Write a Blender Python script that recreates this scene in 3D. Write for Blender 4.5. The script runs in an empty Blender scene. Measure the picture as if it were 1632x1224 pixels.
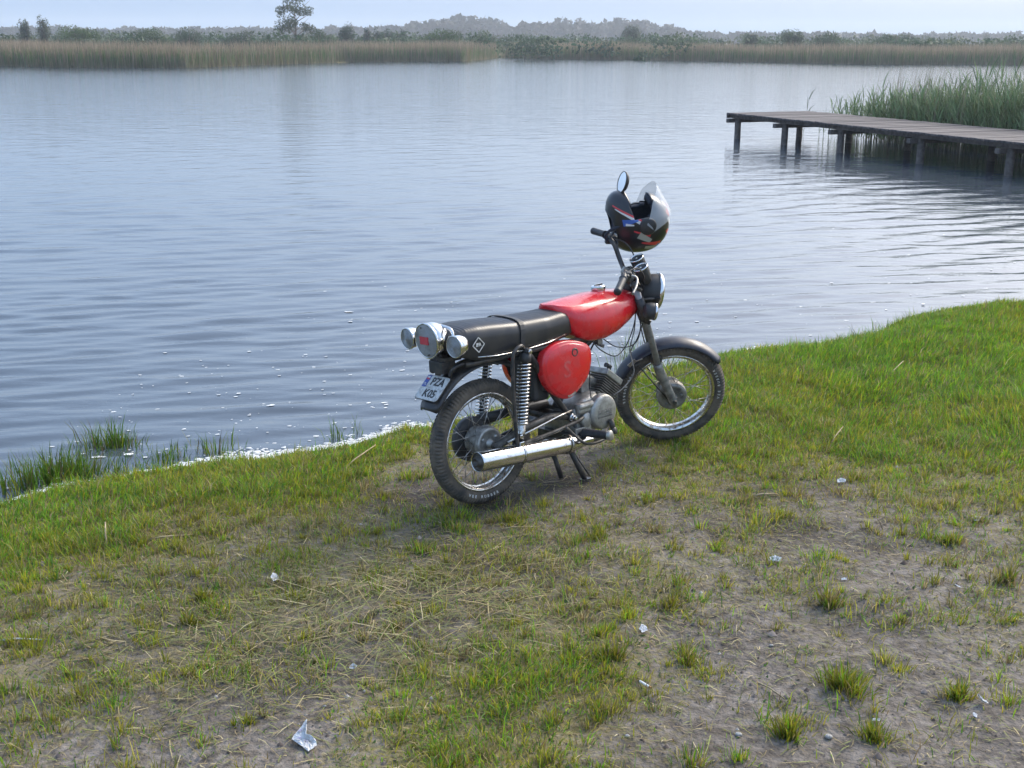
import bpy, math, random
import numpy as np
from mathutils import Matrix, Vector, noise
rng = np.random.default_rng(7)
random.seed(7)
S = bpy.context.scene
COL = S.collection
R = math.radians

# ------------------------------------------------------------------ camera
cam = bpy.data.cameras.new('camera'); camo = bpy.data.objects.new('camera', cam); COL.objects.link(camo)
cam.sensor_width = 36; cam.lens = 36*1933/1632; cam.clip_start = .05; cam.clip_end = 6000
camo.location = (0, 0, 1.923)
camo.rotation_mode = 'QUATERNION'
camo.rotation_quaternion = (Matrix.Rotation(R(90)-.27592, 3, 'X') @ Matrix.Rotation(.00397, 3, 'Z')).to_quaternion()
S.camera = camo

# ------------------------------------------------------------------ light
SUN_AZ, SUN_EL = R(46), R(38)          # clockwise from +Y, above the horizon
W = bpy.data.worlds.new('World'); S.world = W; W.use_nodes = True
nt = W.node_tree; nt.nodes.clear()
sky = nt.nodes.new('ShaderNodeTexSky'); sky.sky_type = 'NISHITA'; sky.sun_disc = False
sky.sun_elevation = SUN_EL; sky.sun_rotation = SUN_AZ
sky.air_density = 1.0; sky.dust_density = 6.5; sky.ozone_density = 3.0; sky.altitude = 0
bg = nt.nodes.new('ShaderNodeBackground'); wo = nt.nodes.new('ShaderNodeOutputWorld')
bg.inputs['Strength'].default_value = .15
hz = nt.nodes.new('ShaderNodeMix'); hz.data_type = 'RGBA'; hz.inputs[0].default_value = .22; hz.inputs[7].default_value = (7.3, 11.1, 17.2, 1)   # even pale overcast veil
nt.links.new(sky.outputs[0], hz.inputs[6]); nt.links.new(hz.outputs[2], bg.inputs[0]); nt.links.new(bg.outputs[0], wo.inputs[0])
sl = bpy.data.lights.new('sun', 'SUN'); sl.energy = 2.2; sl.angle = R(26); sl.color = (1, .92, .78)
so = bpy.data.objects.new('sun', sl); COL.objects.link(so)
sd = Vector((math.sin(SUN_AZ)*math.cos(SUN_EL), math.cos(SUN_AZ)*math.cos(SUN_EL), math.sin(SUN_EL)))
so.rotation_euler = sd.to_track_quat('Z', 'Y').to_euler(); so.location = (20, 5, 20)
S.view_settings.view_transform = 'Standard'; S.view_settings.look = 'None'
S.view_settings.exposure = 0.48; S.view_settings.gamma = 1; S.view_settings.use_curve_mapping = False
S.cycles.volume_bounces = 1; S.cycles.max_bounces = 8

# ------------------------------------------------------------------ helpers: materials
def N(nt, t, **kw):
    n = nt.nodes.new(t)
    for k, v in kw.items():
        if k in n.inputs: n.inputs[k].default_value = v
        else: setattr(n, k, v)
    return n
def mat(name, c1, c2=None, scale=20, rough=.5, rough2=None, metal=0, bump=0, bscale=None, coat=0, ramp=(.4, .6), spec=.5, extra=None, stretch=(1, 1, 1), detail=6):
    m = bpy.data.materials.new(name); m.use_nodes = True; t = m.node_tree
    b = t.nodes['Principled BSDF']
    b.inputs['Base Color'].default_value = (*c1, 1); b.inputs['Roughness'].default_value = rough
    b.inputs['Metallic'].default_value = metal; b.inputs['Coat Weight'].default_value = coat
    b.inputs['Coat Roughness'].default_value = .12; b.inputs['Specular IOR Level'].default_value = spec
    tc = N(t, 'ShaderNodeTexCoord'); mp = N(t, 'ShaderNodeMapping'); mp.inputs['Scale'].default_value = stretch
    t.links.new(tc.outputs['Object'], mp.inputs[0])
    nz = N(t, 'ShaderNodeTexNoise', Scale=scale, Detail=detail, Roughness=.6); t.links.new(mp.outputs[0], nz.inputs['Vector'])
    rp = N(t, 'ShaderNodeMapRange'); rp.inputs['From Min'].default_value = ramp[0]; rp.inputs['From Max'].default_value = ramp[1]
    t.links.new(nz.outputs['Fac'], rp.inputs['Value'])
    if c2 is not None:
        mx = N(t, 'ShaderNodeMix', data_type='RGBA'); mx.inputs[6].default_value = (*c1, 1); mx.inputs[7].default_value = (*c2, 1)
        t.links.new(rp.outputs[0], mx.inputs[0]); t.links.new(mx.outputs[2], b.inputs['Base Color'])
    if rough2 is not None:
        mr = N(t, 'ShaderNodeMapRange'); mr.inputs['To Min'].default_value = rough; mr.inputs['To Max'].default_value = rough2
        t.links.new(rp.outputs[0], mr.inputs['Value']); t.links.new(mr.outputs[0], b.inputs['Roughness'])
    if bump:
        n2 = N(t, 'ShaderNodeTexNoise', Scale=bscale or scale*3, Detail=5); t.links.new(mp.outputs[0], n2.inputs['Vector'])
        bp = N(t, 'ShaderNodeBump', Strength=bump, Distance=.01); t.links.new(n2.outputs['Fac'], bp.inputs['Height'])
        t.links.new(bp.outputs[0], b.inputs['Normal'])
    if extra: extra(m, t, b, mp)
    return m
def attr_mat(name, rough=.55, trans=.35, spec=.3):
    m = bpy.data.materials.new(name); m.use_nodes = True; t = m.node_tree; b = t.nodes['Principled BSDF']
    a = N(t, 'ShaderNodeAttribute', attribute_name='tint'); t.links.new(a.outputs['Color'], b.inputs['Base Color'])
    b.inputs['Roughness'].default_value = rough; b.inputs['Specular IOR Level'].default_value = spec
    if trans:
        tr = N(t, 'ShaderNodeBsdfTranslucent'); t.links.new(a.outputs['Color'], tr.inputs['Color'])
        mx = N(t, 'ShaderNodeMixShader'); mx.inputs[0].default_value = trans
        t.links.new(b.outputs[0], mx.inputs[1]); t.links.new(tr.outputs[0], mx.inputs[2])
        t.links.new(mx.outputs[0], t.nodes['Material Output'].inputs[0])
    return m

# ------------------------------------------------------------------ helpers: meshes
def frame(axis):
    a = Vector(axis).normalized(); h = Vector((0, 0, 1)) if abs(a.z) < .9 else Vector((1, 0, 0))
    u = a.cross(h).normalized(); return a, u, a.cross(u)
class MB:
    def __init__(s): s.v = []; s.f = []; s.sm = []; s.mi = []
    def add(s, v, f, sm=False, mi=0):
        o = len(s.v); s.v += [tuple(p) for p in v]; s.f += [tuple(i+o for i in q) for q in f]
        s.sm += [sm]*len(f); s.mi += [mi]*len(f); return s
    def loft(s, rings, cap=(1, 1), closed=False, sm=True, mi=0, open_ring=False):
        n = len(rings[0]); v = [p for r in rings for p in r]; f = []
        m = len(rings)
        for i in range(m if closed else m-1):
            j = (i+1) % m
            for k in range(n-1 if open_ring else n):
                l = (k+1) % n; f.append((i*n+k, i*n+l, j*n+l, j*n+k))
        s.add(v, f, sm, mi); o = len(s.v)-len(v)
        if not closed and not open_ring:
            if cap[0]: s.f.append(tuple(o+k for k in range(n))[::-1]); s.sm.append(False); s.mi.append(mi)
            if cap[1]: s.f.append(tuple(o+(m-1)*n+k for k in range(n))); s.sm.append(False); s.mi.append(mi)
        return s
    def tube(s, path, r, seg=10, cap=(1, 1), closed=False, mi=0):
        P = [Vector(p) for p in path]; n = len(P); rr = r if hasattr(r, '__len__') else [r]*n
        rings = []; prev = None
        for i, p in enumerate(P):
            if closed: t = P[(i+1) % n]-P[i-1]
            else: t = (P[min(i+1, n-1)]-P[max(i-1, 0)])
            t.normalize()
            if prev is None: a, u, w = frame(t)
            else:
                u = (prev - t*prev.dot(t)); u.normalize(); w = t.cross(u)
            prev = u
            rings.append([p+(u*math.cos(q)+w*math.sin(q))*rr[i] for q in [2*math.pi*k/seg for k in range(seg)]])
        return s.loft(rings, cap, closed, True, mi)
    def lathe(s, prof, o, axis, seg=32, closed=False, mi=0, cap=(0, 0), sm=True):
        a, u, w = frame(axis); o = Vector(o); rings = []
        for x, r in prof: rings.append([o+a*x+(u*math.cos(q)+w*math.sin(q))*r for q in [2*math.pi*k/seg for k in range(seg)]])
        return s.loft(rings, cap, closed, sm, mi)
    def box(s, c, d, rot=None, mi=0, bev=0):
        x, y, z = [k/2 for k in d]; v = [Vector((i*x, j*y, k*z)) for i in (-1, 1) for j in (-1, 1) for k in (-1, 1)]
        if rot is not None: v = [rot @ p for p in v]
        v = [p+Vector(c) for p in v]
        return s.add(v, [(0, 1, 3, 2), (4, 6, 7, 5), (0, 4, 5, 1), (2, 3, 7, 6), (0, 2, 6, 4), (1, 5, 7, 3)], False, mi)
    def prism(s, poly, fn, d0, d1, mi=0, sm=False):
        a = [fn(x, y, d0) for x, y in poly]; b = [fn(x, y, d1) for x, y in poly]
        return s.loft([a, b], (1, 1), False, sm, mi)
def bez(pts, n=8):
    """Catmull-Rom through pts"""
    P = [Vector(p) for p in pts]; P = [P[0]*2-P[1]]+P+[P[-1]*2-P[-2]]; out = []
    for i in range(1, len(P)-2):
        for k in range(n):
            t = k/n; a, b, c, d = P[i-1:i+3]
            out.append(.5*((2*b)+(c-a)*t+(2*a-5*b+4*c-d)*t*t+(3*b-a-3*c+d)*t**3))
    out.append(P[-2]); return out
def mk(name, mb, m, parent=None, mtx=None, bevel=0, subs=0, solid=0, angle=None):
    me = bpy.data.meshes.new(name); me.from_pydata(mb.v, [], mb.f); me.update()
    me.polygons.foreach_set('use_smooth', mb.sm)
    ms = m if isinstance(m, (list, tuple)) else [m]
    for q in ms: me.materials.append(q)
    if len(ms) > 1: me.polygons.foreach_set('material_index', mb.mi)
    o = bpy.data.objects.new(name, me); COL.objects.link(o)
    if parent is not None: o.parent = parent
    if mtx is not None: o.matrix_local = mtx
    if solid: q = o.modifiers.new('s', 'SOLIDIFY'); q.thickness = solid; q.offset = 0
    if bevel: q = o.modifiers.new('b', 'BEVEL'); q.width = bevel; q.segments = 2; q.limit_method = 'ANGLE'; q.angle_limit = R(40)
    if subs: q = o.modifiers.new('u', 'SUBSURF'); q.levels = subs; q.render_levels = subs
    return o
def big(name, verts, quads_tris, tint, m, kind=None):
    """verts (n,3); faces list of (array kx3/kx4)"""
    me = bpy.data.meshes.new(name); me.vertices.add(len(verts)); me.vertices.foreach_set('co', np.asarray(verts, np.float32).ravel())
    tot = []; idx = []
    for q in quads_tris: tot.append(np.full(len(q), q.shape[1], np.int32)); idx.append(q.astype(np.int32).ravel())
    tot = np.concatenate(tot); idx = np.concatenate(idx)
    me.loops.add(len(idx)); me.loops.foreach_set('vertex_index', idx)
    me.polygons.add(len(tot)); st = np.concatenate([[0], np.cumsum(tot)[:-1]]).astype(np.int32)
    me.polygons.foreach_set('loop_start', st); me.polygons.foreach_set('loop_total', tot)
    me.update(calc_edges=True)
    if tint is not None:
        a = me.attributes.new('tint', 'FLOAT_COLOR', 'POINT'); c = np.ones((len(verts), 4), np.float32); c[:, :3] = tint
        a.data.foreach_set('color', c.ravel())
    me.materials.append(m); o = bpy.data.objects.new(name, me); COL.objects.link(o)
    if kind: o['kind'] = kind
    return o
def tag(o, label, cat, group=None):
    o['label'] = label; o['category'] = cat
    if group: o['group'] = group
    return o
def empty(name, loc=(0, 0, 0), parent=None, mtx=None):
    o = bpy.data.objects.new(name, None); COL.objects.link(o); o.empty_display_size = .1
    if parent is not None: o.parent = parent
    if mtx is not None: o.matrix_local = mtx
    else: o.location = loc
    return o
_tc = {}
def text_mb(s, size, depth, fn, mi=0, mb=None, bold=0.0):
    """letters as solid geometry; fn maps (x, y, d) to a point"""
    key = (s, size, bold)
    if key not in _tc:
        cu = bpy.data.curves.new('t', 'FONT'); cu.body = s; cu.size = size; cu.align_x = 'CENTER'; cu.align_y = 'CENTER'; cu.resolution_u = 2; cu.offset = bold
        o = bpy.data.objects.new('t', cu); COL.objects.link(o); bpy.context.view_layer.update()
        me = o.evaluated_get(bpy.context.evaluated_depsgraph_get()).to_mesh()
        _tc[key] = ([tuple(v.co) for v in me.vertices], [tuple(p.vertices) for p in me.polygons], [(e[0], e[1]) for e in _border(me)])
        bpy.data.objects.remove(o); bpy.data.curves.remove(cu)
    v, f, e = _tc[key]; mb = mb or MB(); n = len(v)
    V = [fn(x, y, depth) for x, y, _ in v]+[fn(x, y, 0) for x, y, _ in v]
    mb.add(V, list(f)+[(a, b, b+n, a+n) for a, b in e], False, mi); return mb
def _border(me):
    c = {}
    for p in me.polygons:
        for k in p.edge_keys: c[k] = c.get(k, 0)+1
    return [k for k, q in c.items() if q == 1]
def blades(base, h, w, az, lean, bend, c0, c1=None, tilt0=None):
    """grass blades: quad + tri each. returns verts, quads, tris, tint"""
    n = len(base); d = np.stack([np.cos(az), np.sin(az), 0*az], 1)
    fa = az+rng.uniform(-1.2, 1.2, n)+np.pi/2; s = np.stack([np.cos(fa), np.sin(fa), 0*fa], 1)*w[:, None]/2
    up = np.array([0, 0, 1.])
    m = base+up*(h*.55*np.cos(lean))[:, None]+d*(h*.55*np.sin(lean))[:, None]
    l2 = lean+bend; t = m+up*(h*.45*np.cos(l2))[:, None]+d*(h*.45*np.sin(l2))[:, None]
    V = np.stack([base-s, base+s, m+s*.8, m-s*.8, t], 1).reshape(-1, 3)
    i = np.arange(n)[:, None]*5
    q = i+np.array([[0, 1, 2, 3]]); tr = i+np.array([[3, 2, 4]])
    c1 = c0 if c1 is None else c1
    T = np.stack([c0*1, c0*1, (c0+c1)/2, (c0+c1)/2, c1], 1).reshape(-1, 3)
    return V, q, tr, T
def merge(parts):
    V = []; Q = []; T = []; C = []; o = 0
    for v, q, t, c in parts:
        V.append(v); Q.append(q+o); T.append(t+o); C.append(c); o += len(v)
    return np.concatenate(V), [np.concatenate(Q), np.concatenate(T)], np.concatenate(C)

# ------------------------------------------------------------------ data
COVER = [(-2.48, 5.55, 1.0, 0.0), (-0.66, 5.57, 1.0, 0.0), (-0.35, 5.58, 0.6, 0.1), (-0.05, 5.58, 0.15, 0.4), (0.26, 5.59, 0.15, 0.5), (0.56, 5.59, 0.5, 0.4), (0.87, 5.59, 0.8, 0.3), (1.18, 5.6, 0.8, 0.2), (1.79, 5.6, 0.92, 0.1), (2.4, 5.61, 0.92, 0.1), (-0.31, 5.98, 0.8, 0.1), (0.11, 5.98, 0.6, 0.2), (0.44, 5.99, 0.75, 0.1), (0.79, 5.99, 0.85, 0.15), (1.25, 6.0, 0.95, 0.08), (1.9, 6.01, 1.0, 0.05), (2.56, 6.01, 1.0, 0.05), (0.23, 6.56, 1.0, 0.0), (0.65, 6.57, 1.0, 0.0), (1.36, 6.58, 1.0, 0.0), (2.07, 6.59, 1.0, 0.0), (2.79, 6.6, 1.0, 0.0), (1.55, 7.59, 1.0, 0.0), (2.16, 7.6, 1.0, 0.0), (2.77, 7.61, 1.0, 0.0), (3.18, 7.61, 1.0, 0.0), (-2.37, 5.29, 1.0, 0.0), (-1.79, 5.29, 1.0, 0.0), (-1.21, 5.3, 1.0, 0.0), (-0.74, 5.31, 0.95, 0.05), (-0.48, 5.31, 0.4, 0.3), (0.98, 5.33, 0.7, 0.3), (1.42, 5.33, 0.6, 0.3), (2.0, 5.34, 0.75, 0.2), (-2.27, 5.04, 1.0, 0.0), (-1.71, 5.05, 1.0, 0.0), (-1.16, 5.06, 1.0, 0.0), (-0.82, 5.06, 0.85, 0.1), (-0.6, 5.06, 0.45, 0.3), (-0.38, 5.06, 0.1, 0.5), (-0.1, 5.07, 0.08, 0.6), (0.24, 5.07, 0.12, 0.6), (0.52, 5.07, 0.35, 0.5), (0.8, 5.08, 0.6, 0.25), (1.08, 5.08, 0.5, 0.3), (1.47, 5.09, 0.3, 0.4), (1.78, 5.09, 0.6, 0.2), (2.2, 5.09, 0.6, 0.2), (-2.07, 4.55, 1.0, 0.0), (-1.69, 4.55, 0.92, 0.1), (-1.31, 4.56, 0.7, 0.5), (-1.0, 4.56, 0.5, 0.7), (-0.67, 4.56, 0.5, 0.5), (-0.29, 4.57, 0.35, 0.4), (0.01, 4.57, 0.5, 0.25), (0.34, 4.57, 0.4, 0.3), (0.73, 4.58, 0.35, 0.5), (1.11, 4.58, 0.3, 0.5), (1.49, 4.58, 0.22, 0.4), (1.75, 4.59, 0.25, 0.4), (2.06, 4.59, 0.4, 0.3), (-1.87, 4.08, 0.8, 0.1), (-1.53, 4.08, 0.5, 0.4), (-1.19, 4.08, 0.4, 0.55), (-0.84, 4.09, 0.5, 0.45), (-0.5, 4.09, 0.5, 0.5), (-0.15, 4.09, 0.35, 0.7), (0.2, 4.1, 0.4, 0.6), (0.54, 4.1, 0.5, 0.4), (0.78, 4.1, 0.35, 0.4), (1.01, 4.11, 0.5, 0.3), (1.24, 4.11, 0.28, 0.4), (1.47, 4.11, 0.2, 0.4), (1.77, 4.11, 0.3, 0.3), (-1.73, 3.73, 0.5, 0.3), (-1.42, 3.74, 0.5, 0.4), (-1.1, 3.74, 0.45, 0.4), (-0.78, 3.74, 0.5, 0.5), (-0.46, 3.74, 0.3, 0.7), (-0.24, 3.75, 0.25, 0.7), (-0.03, 3.75, 0.55, 0.3), (0.29, 3.75, 0.55, 0.3), (0.5, 3.75, 0.3, 0.4), (0.78, 3.76, 0.08, 0.4), (1.04, 3.76, 0.35, 0.3), (1.25, 3.76, 0.1, 0.3), (1.47, 3.76, 0.35, 0.2), (1.73, 3.76, 0.4, 0.2), (-1.6, 3.4, 0.5, 0.3), (-1.3, 3.4, 0.5, 0.3), (-1.01, 3.4, 0.5, 0.3), (-0.72, 3.4, 0.3, 0.4), (-0.52, 3.41, 0.12, 0.4), (-0.32, 3.41, 0.7, 0.15), (-0.03, 3.41, 0.8, 0.1), (0.27, 3.41, 0.8, 0.1), (0.52, 3.41, 0.45, 0.2), (0.76, 3.42, 0.05, 0.3), (1.02, 3.42, 0.3, 0.2), (1.25, 3.42, 0.08, 0.3), (1.45, 3.42, 0.25, 0.3), (-1.49, 3.14, 0.5, 0.3), (-1.22, 3.15, 0.45, 0.3), (-0.98, 3.15, 0.4, 0.3), (-0.8, 3.15, 0.12, 0.4), (-0.58, 3.15, 0.03, 0.4), (-0.39, 3.15, 0.7, 0.1), (-0.12, 3.15, 0.75, 0.15), (0.16, 3.16, 0.7, 0.15), (0.38, 3.16, 0.4, 0.2), (0.62, 3.16, 0.08, 0.3), (0.8, 3.16, 0.15, 0.2), (1.08, 3.16, 0.1, 0.3), (1.3, 3.16, 0.2, 0.3), (1.51, 3.17, 0.08, 0.3), (-1.42, 2.95, 0.3, 0.3), (-1.16, 2.95, 0.18, 0.3), (-0.89, 2.96, 0.08, 0.4), (-0.63, 2.96, 0.04, 0.4), (-0.44, 2.96, 0.5, 0.2), (-0.2, 2.96, 0.8, 0.2), (0.06, 2.96, 0.7, 0.2), (0.33, 2.96, 0.35, 0.2), (0.54, 2.97, 0.2, 0.3), (0.76, 2.97, 0.04, 0.3), (1.03, 2.97, 0.08, 0.3), (1.38, 2.97, 0.06, 0.3), (-3, 4, 1, 0), (-4, 3, 0.8, 0.2), (4.5, 8, 1, 0.05), (6, 9, 1, 0.05), (5, 6, 0.9, 0.1), (3.5, 4, 0.4, 0.4), (-2.5, 2, 0.4, 0.3), (0, 1.5, 0.3, 0.3), (2.5, 1.5, 0.2, 0.3)]
DARK_SOIL = [(-0.35, 4.99, 0.19, 0.7), (-0.04, 4.92, 0.24, 0.9), (0.30, 5.15, 0.17, 0.9), (-0.58, 4.91, 0.16, 0.4), (0.13, 5.49, 0.18, 0.7), (0.56, 5.59, 0.18, 0.5), (-0.37, 3.75, 0.15, 0.9), (-0.57, 3.94, 0.13, 0.6), (-0.13, 4.09, 0.14, 0.5), (0.20, 4.10, 0.14, 0.5), (-0.25, 3.89, 0.11, 0.7), (0.92, 4.51, 0.15, 0.6), (1.13, 4.58, 0.13, 0.6), (0.52, 4.57, 0.15, 0.6), (0.72, 4.71, 0.13, 0.5), (0.16, 4.38, 0.12, 0.4), (-1.03, 4.43, 0.15, 0.5), (-1.09, 3.98, 0.11, 0.4), (-0.72, 3.40, 0.12, 0.4), (-1.07, 3.15, 0.13, 0.5), (1.41, 3.07, 0.11, 0.6), (1.41, 4.39, 0.15, 0.4), (1.36, 5.08, 0.14, 0.5), ]
TUFTS = [
    ('wide leafy green tuft low in the right corner of the bare soil', 1.04, 3.36, 0.110, 0.085, 430, 0.12, 0.75),
    ('dense upright tuft growing at the lowest edge, left of the broad pair', 0.80, 3.11, 0.060, 0.085, 260, 0.15, 0.70),
    ('round green tuft nearest the bottom right corner', 1.05, 3.09, 0.070, 0.065, 260, 0.10, 0.75),
    ('short spiky tuft beside the white torn paper at far right', 1.35, 3.29, 0.065, 0.060, 240, 0.15, 0.80),
    ('yellowish tuft just left of the bare patch, beside the small green one', 0.57, 3.53, 0.050, 0.060, 200, 0.30, 0.80),
    ('tall straw-tipped tuft in the middle of the right side soil', 1.13, 3.91, 0.070, 0.085, 230, 0.45, 0.70),
    ('dark green tuft high on the right side soil', 1.71, 4.49, 0.075, 0.060, 240, 0.10, 0.50),
    ('brownish dry tuft at the far right edge of the soil', 1.83, 4.11, 0.070, 0.085, 220, 0.60, 0.70),
    ('brown-tipped straggly tuft below the hay strewn soil', 0.55, 3.91, 0.080, 0.060, 220, 0.40, 0.80),
    ('small bright tuft alone on the grey soil left of centre', -0.78, 3.12, 0.045, 0.050, 150, 0.10, 0.80),
    ('pale yellow tuft above the green patch at centre', 0.32, 3.52, 0.050, 0.070, 190, 0.30, 0.90),
    ('bright yellow-green tuft at lower centre left of the paper scraps', 0.34, 4.51, 0.050, 0.050, 200, 0.10, 0.90),
    ('low round tuft right behind the stand of the motorcycle', -0.00, 4.70, 0.090, 0.050, 420, 0.15, 0.85),
    ('ragged tuft at the left edge of the hay', -1.07, 3.74, 0.050, 0.055, 170, 0.20, 0.90),
    ('loose tuft with long leaning blades at the lower left', -1.09, 3.96, 0.060, 0.060, 200, 0.15, 0.90),
]
WEEDS = [
    ('big dark green weed clump standing in the water at left', -2.11, 6.03, 0.220, 0.170, 420),
    ('bushy weed clump at the very left of the shore, grown into the bank', -2.02, 5.52, 0.360, 0.170, 900),
    ('sparse weed clump at the left edge of the picture', -2.29, 5.38, 0.220, 0.170, 260),
    ('low weed clump in the water behind the white foam', -1.64, 5.81, 0.300, 0.140, 340),
    ('thin reedy weed sticking up from the water left of the rear wheel', -0.90, 6.12, 0.090, 0.200, 40),
    ('fine thin weed beside the reedy one left of the rear wheel', -0.82, 6.23, 0.040, 0.120, 12),
    ('tall weed clump behind the front wheel', 0.80, 7.52, 0.340, 0.340, 150),
    ('dark weed clump on the crest of the right bank', 2.80, 8.60, 0.260, 0.160, 300),
    ('slim weed clump on the right bank behind the dark one', 3.16, 9.01, 0.200, 0.150, 200),
]
PLANTS = [
    ('bush', 'pale feathery shrub, left one of the pair rising above the left reeds', 'bush', -58.0, 150.0, 0.82, 5.10, (0.085, 0.11, 0.07), 1500, 'bush', 40, 'bushes behind the far reeds'),
    ('bush', 'pale feathery shrub, right one of the pair rising above the left reeds', 'bush', -56.5, 152.0, 0.91, 5.22, (0.085, 0.11, 0.07), 1500, 'bush', 41, 'bushes behind the far reeds'),
    ('bush', 'wide rounded green bush right of the pale pair at far left', 'bush', -50.9, 148.0, 3.09, 4.00, (0.06, 0.1, 0.03), 3600, 'bush', 42, 'bushes behind the far reeds'),
    ('bush', 'low green bush next to the right of the wide rounded one', 'bush', -43.5, 150.0, 3.14, 3.45, (0.055, 0.09, 0.035), 2600, 'bush', 43, 'bushes behind the far reeds'),
    ('bush', 'dark low bush midway between the wide rounded bush and the tall tree', 'bush', -38.7, 150.0, 1.79, 3.67, (0.04, 0.07, 0.035), 1800, 'bush', 44, 'bushes behind the far reeds'),
    ('bush', 'flat grey-green bush half way from the dark low bush to the tall tree', 'bush', -33.4, 155.0, 2.31, 3.21, (0.055, 0.08, 0.04), 1500, 'bush', 45, 'bushes behind the far reeds'),
    ('tree', 'tall airy tree standing alone above the far reeds', 'tree', -27.6, 160.0, 2.71, 7.70, (0.06, 0.085, 0.045), 4200, 'tree', 46, 'trees behind the far reeds'),
    ('bush', 'dark pointed bush to the right of the tall airy tree', 'bush', -21.7, 165.0, 1.64, 4.56, (0.035, 0.06, 0.035), 1700, 'bush', 47, 'bushes behind the far reeds'),
    ('bush', 'low green bush between the tall tree and the dark pointed bush', 'bush', -22.9, 150.0, 2.24, 3.24, (0.055, 0.09, 0.035), 1800, 'bush', 48, 'bushes behind the far reeds'),
    ('bush', 'small spiky evergreen, first of the row right of the dark pointed bush', 'bush', -19.5, 168.0, 0.75, 4.05, (0.035, 0.06, 0.035), 800, 'bush', 49, 'bushes behind the far reeds'),
    ('bush', 'small spiky evergreen, second of the row right of the dark pointed bush', 'bush', -18.1, 168.0, 0.75, 3.73, (0.035, 0.06, 0.035), 800, 'bush', 50, 'bushes behind the far reeds'),
    ('bush', 'small spiky evergreen, third of the row right of the dark pointed bush', 'bush', -16.7, 168.0, 0.84, 3.57, (0.035, 0.06, 0.035), 800, 'bush', 51, 'bushes behind the far reeds'),
    ('bush', 'small spiky evergreen, last of the row right of the dark pointed bush', 'bush', -14.8, 168.0, 1.00, 3.65, (0.035, 0.06, 0.035), 900, 'bush', 52, 'bushes behind the far reeds'),
    ('bush', 'broad domed green bush in front of the wooded rise', 'bush', -8.4, 150.0, 3.28, 3.45, (0.055, 0.095, 0.03), 3200, 'bush', 53, 'bushes behind the far reeds'),
    ('bush', 'light green bush at the gap in the reeds below the wooded rise', 'bush', -3.4, 165.0, 2.14, 3.46, (0.06, 0.1, 0.035), 1900, 'bush', 54, 'bushes behind the far reeds'),
    ('bush', 'pale green low bush right of the gap in the reeds', 'bush', 4.3, 158.0, 2.99, 2.63, (0.07, 0.11, 0.035), 1800, 'bush', 55, 'bushes behind the far reeds'),
    ('tree', 'grey rounded tree standing out at the centre of the skyline', 'tree', 16.3, 175.0, 2.09, 4.39, (0.075, 0.095, 0.065), 3000, 'bush', 56, 'trees behind the far reeds'),
    ('bush', 'dark green bush growing down to the water between two stretches of reed', 'bush', 13.5, 134.0, 0.73, 2.38, (0.03, 0.075, 0.02), 2400, 'bush', 57, 'bushes behind the far reeds'),
    ('bush', 'long low bush right of the dark waterside bush', 'bush', 21.5, 160.0, 3.98, 2.95, (0.05, 0.09, 0.03), 2600, 'bush', 58, 'bushes behind the far reeds'),
    ('bush', 'grey-green round bush left of the twin dark bushes', 'bush', 29.9, 160.0, 1.35, 3.64, (0.065, 0.09, 0.055), 1700, 'bush', 59, 'bushes behind the far reeds'),
    ('bush', 'small dark bush at the water half way along the right reeds', 'bush', 23.5, 121.0, 0.78, 1.51, (0.035, 0.075, 0.03), 1400, 'bush', 60, 'bushes behind the far reeds'),
    ('bush', 'dark bush with a spiky top, left of the broad dark bush on the right', 'bush', 35.3, 160.0, 1.75, 3.87, (0.045, 0.075, 0.035), 2200, 'bush', 61, 'bushes behind the far reeds'),
    ('bush', 'broad dark bush in the middle of the right skyline', 'bush', 39.4, 158.0, 2.67, 3.46, (0.045, 0.08, 0.035), 3000, 'bush', 62, 'bushes behind the far reeds'),
    ('bush', 'tapering green bush right of the broad dark bush', 'bush', 47.6, 160.0, 2.87, 3.41, (0.045, 0.08, 0.035), 3000, 'bush', 63, 'bushes behind the far reeds'),
    ('bush', 'small jagged bush, last on the right before the lone round tree', 'bush', 56.3, 170.0, 2.20, 2.77, (0.055, 0.08, 0.04), 1400, 'bush', 64, 'bushes behind the far reeds'),
    ('tree', 'small round tree alone on the far right horizon', 'tree', 123.9, 330.0, 1.31, 5.41, (0.05, 0.07, 0.045), 900, 'bush', 65, 'trees behind the far reeds'),
]
SKYLINE = [(-244, 7.0), (-184, 7.0), (-109, 7.3), (-59, 7.9), (-48, 9.6), (-35, 11.6), (-17, 13.0), (-9, 11.9), (-5, 9.3), (-1, 9.0), (6, 9.9), (16, 9.9), (25, 10.7), (43, 11.0), (51, 12.2), (58, 12.2), (67, 10.7), (74, 9.3), (80, 7.0), (88, 6.4), (115, 5.9), (160, 6.1), (189, 5.3), (213, 6.1), (244, 6.4), ]

# ------------------------------------------------------------------ noise
def vnoise(x, y, sc, seed):
    r = np.random.default_rng(seed); g = r.random((256, 256)); u = x*sc+1000; v = y*sc+1000
    i = np.floor(u).astype(int); j = np.floor(v).astype(int); fu = u-i; fv = v-j
    fu = fu*fu*(3-2*fu); fv = fv*fv*(3-2*fv); a = lambda p, q: g[(i+p) % 256, (j+q) % 256]
    return (a(0, 0)*(1-fu)+a(1, 0)*fu)*(1-fv)+(a(0, 1)*(1-fu)+a(1, 1)*fu)*fv
def fbm(x, y, sc, seed, o=4):
    s = 0; w = 1; t = 0
    for k in range(o): s = s+w*vnoise(x+3.7*k, y-2.1*k, sc*2**k, seed+k); t += w; w *= .55
    return s/t
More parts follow.
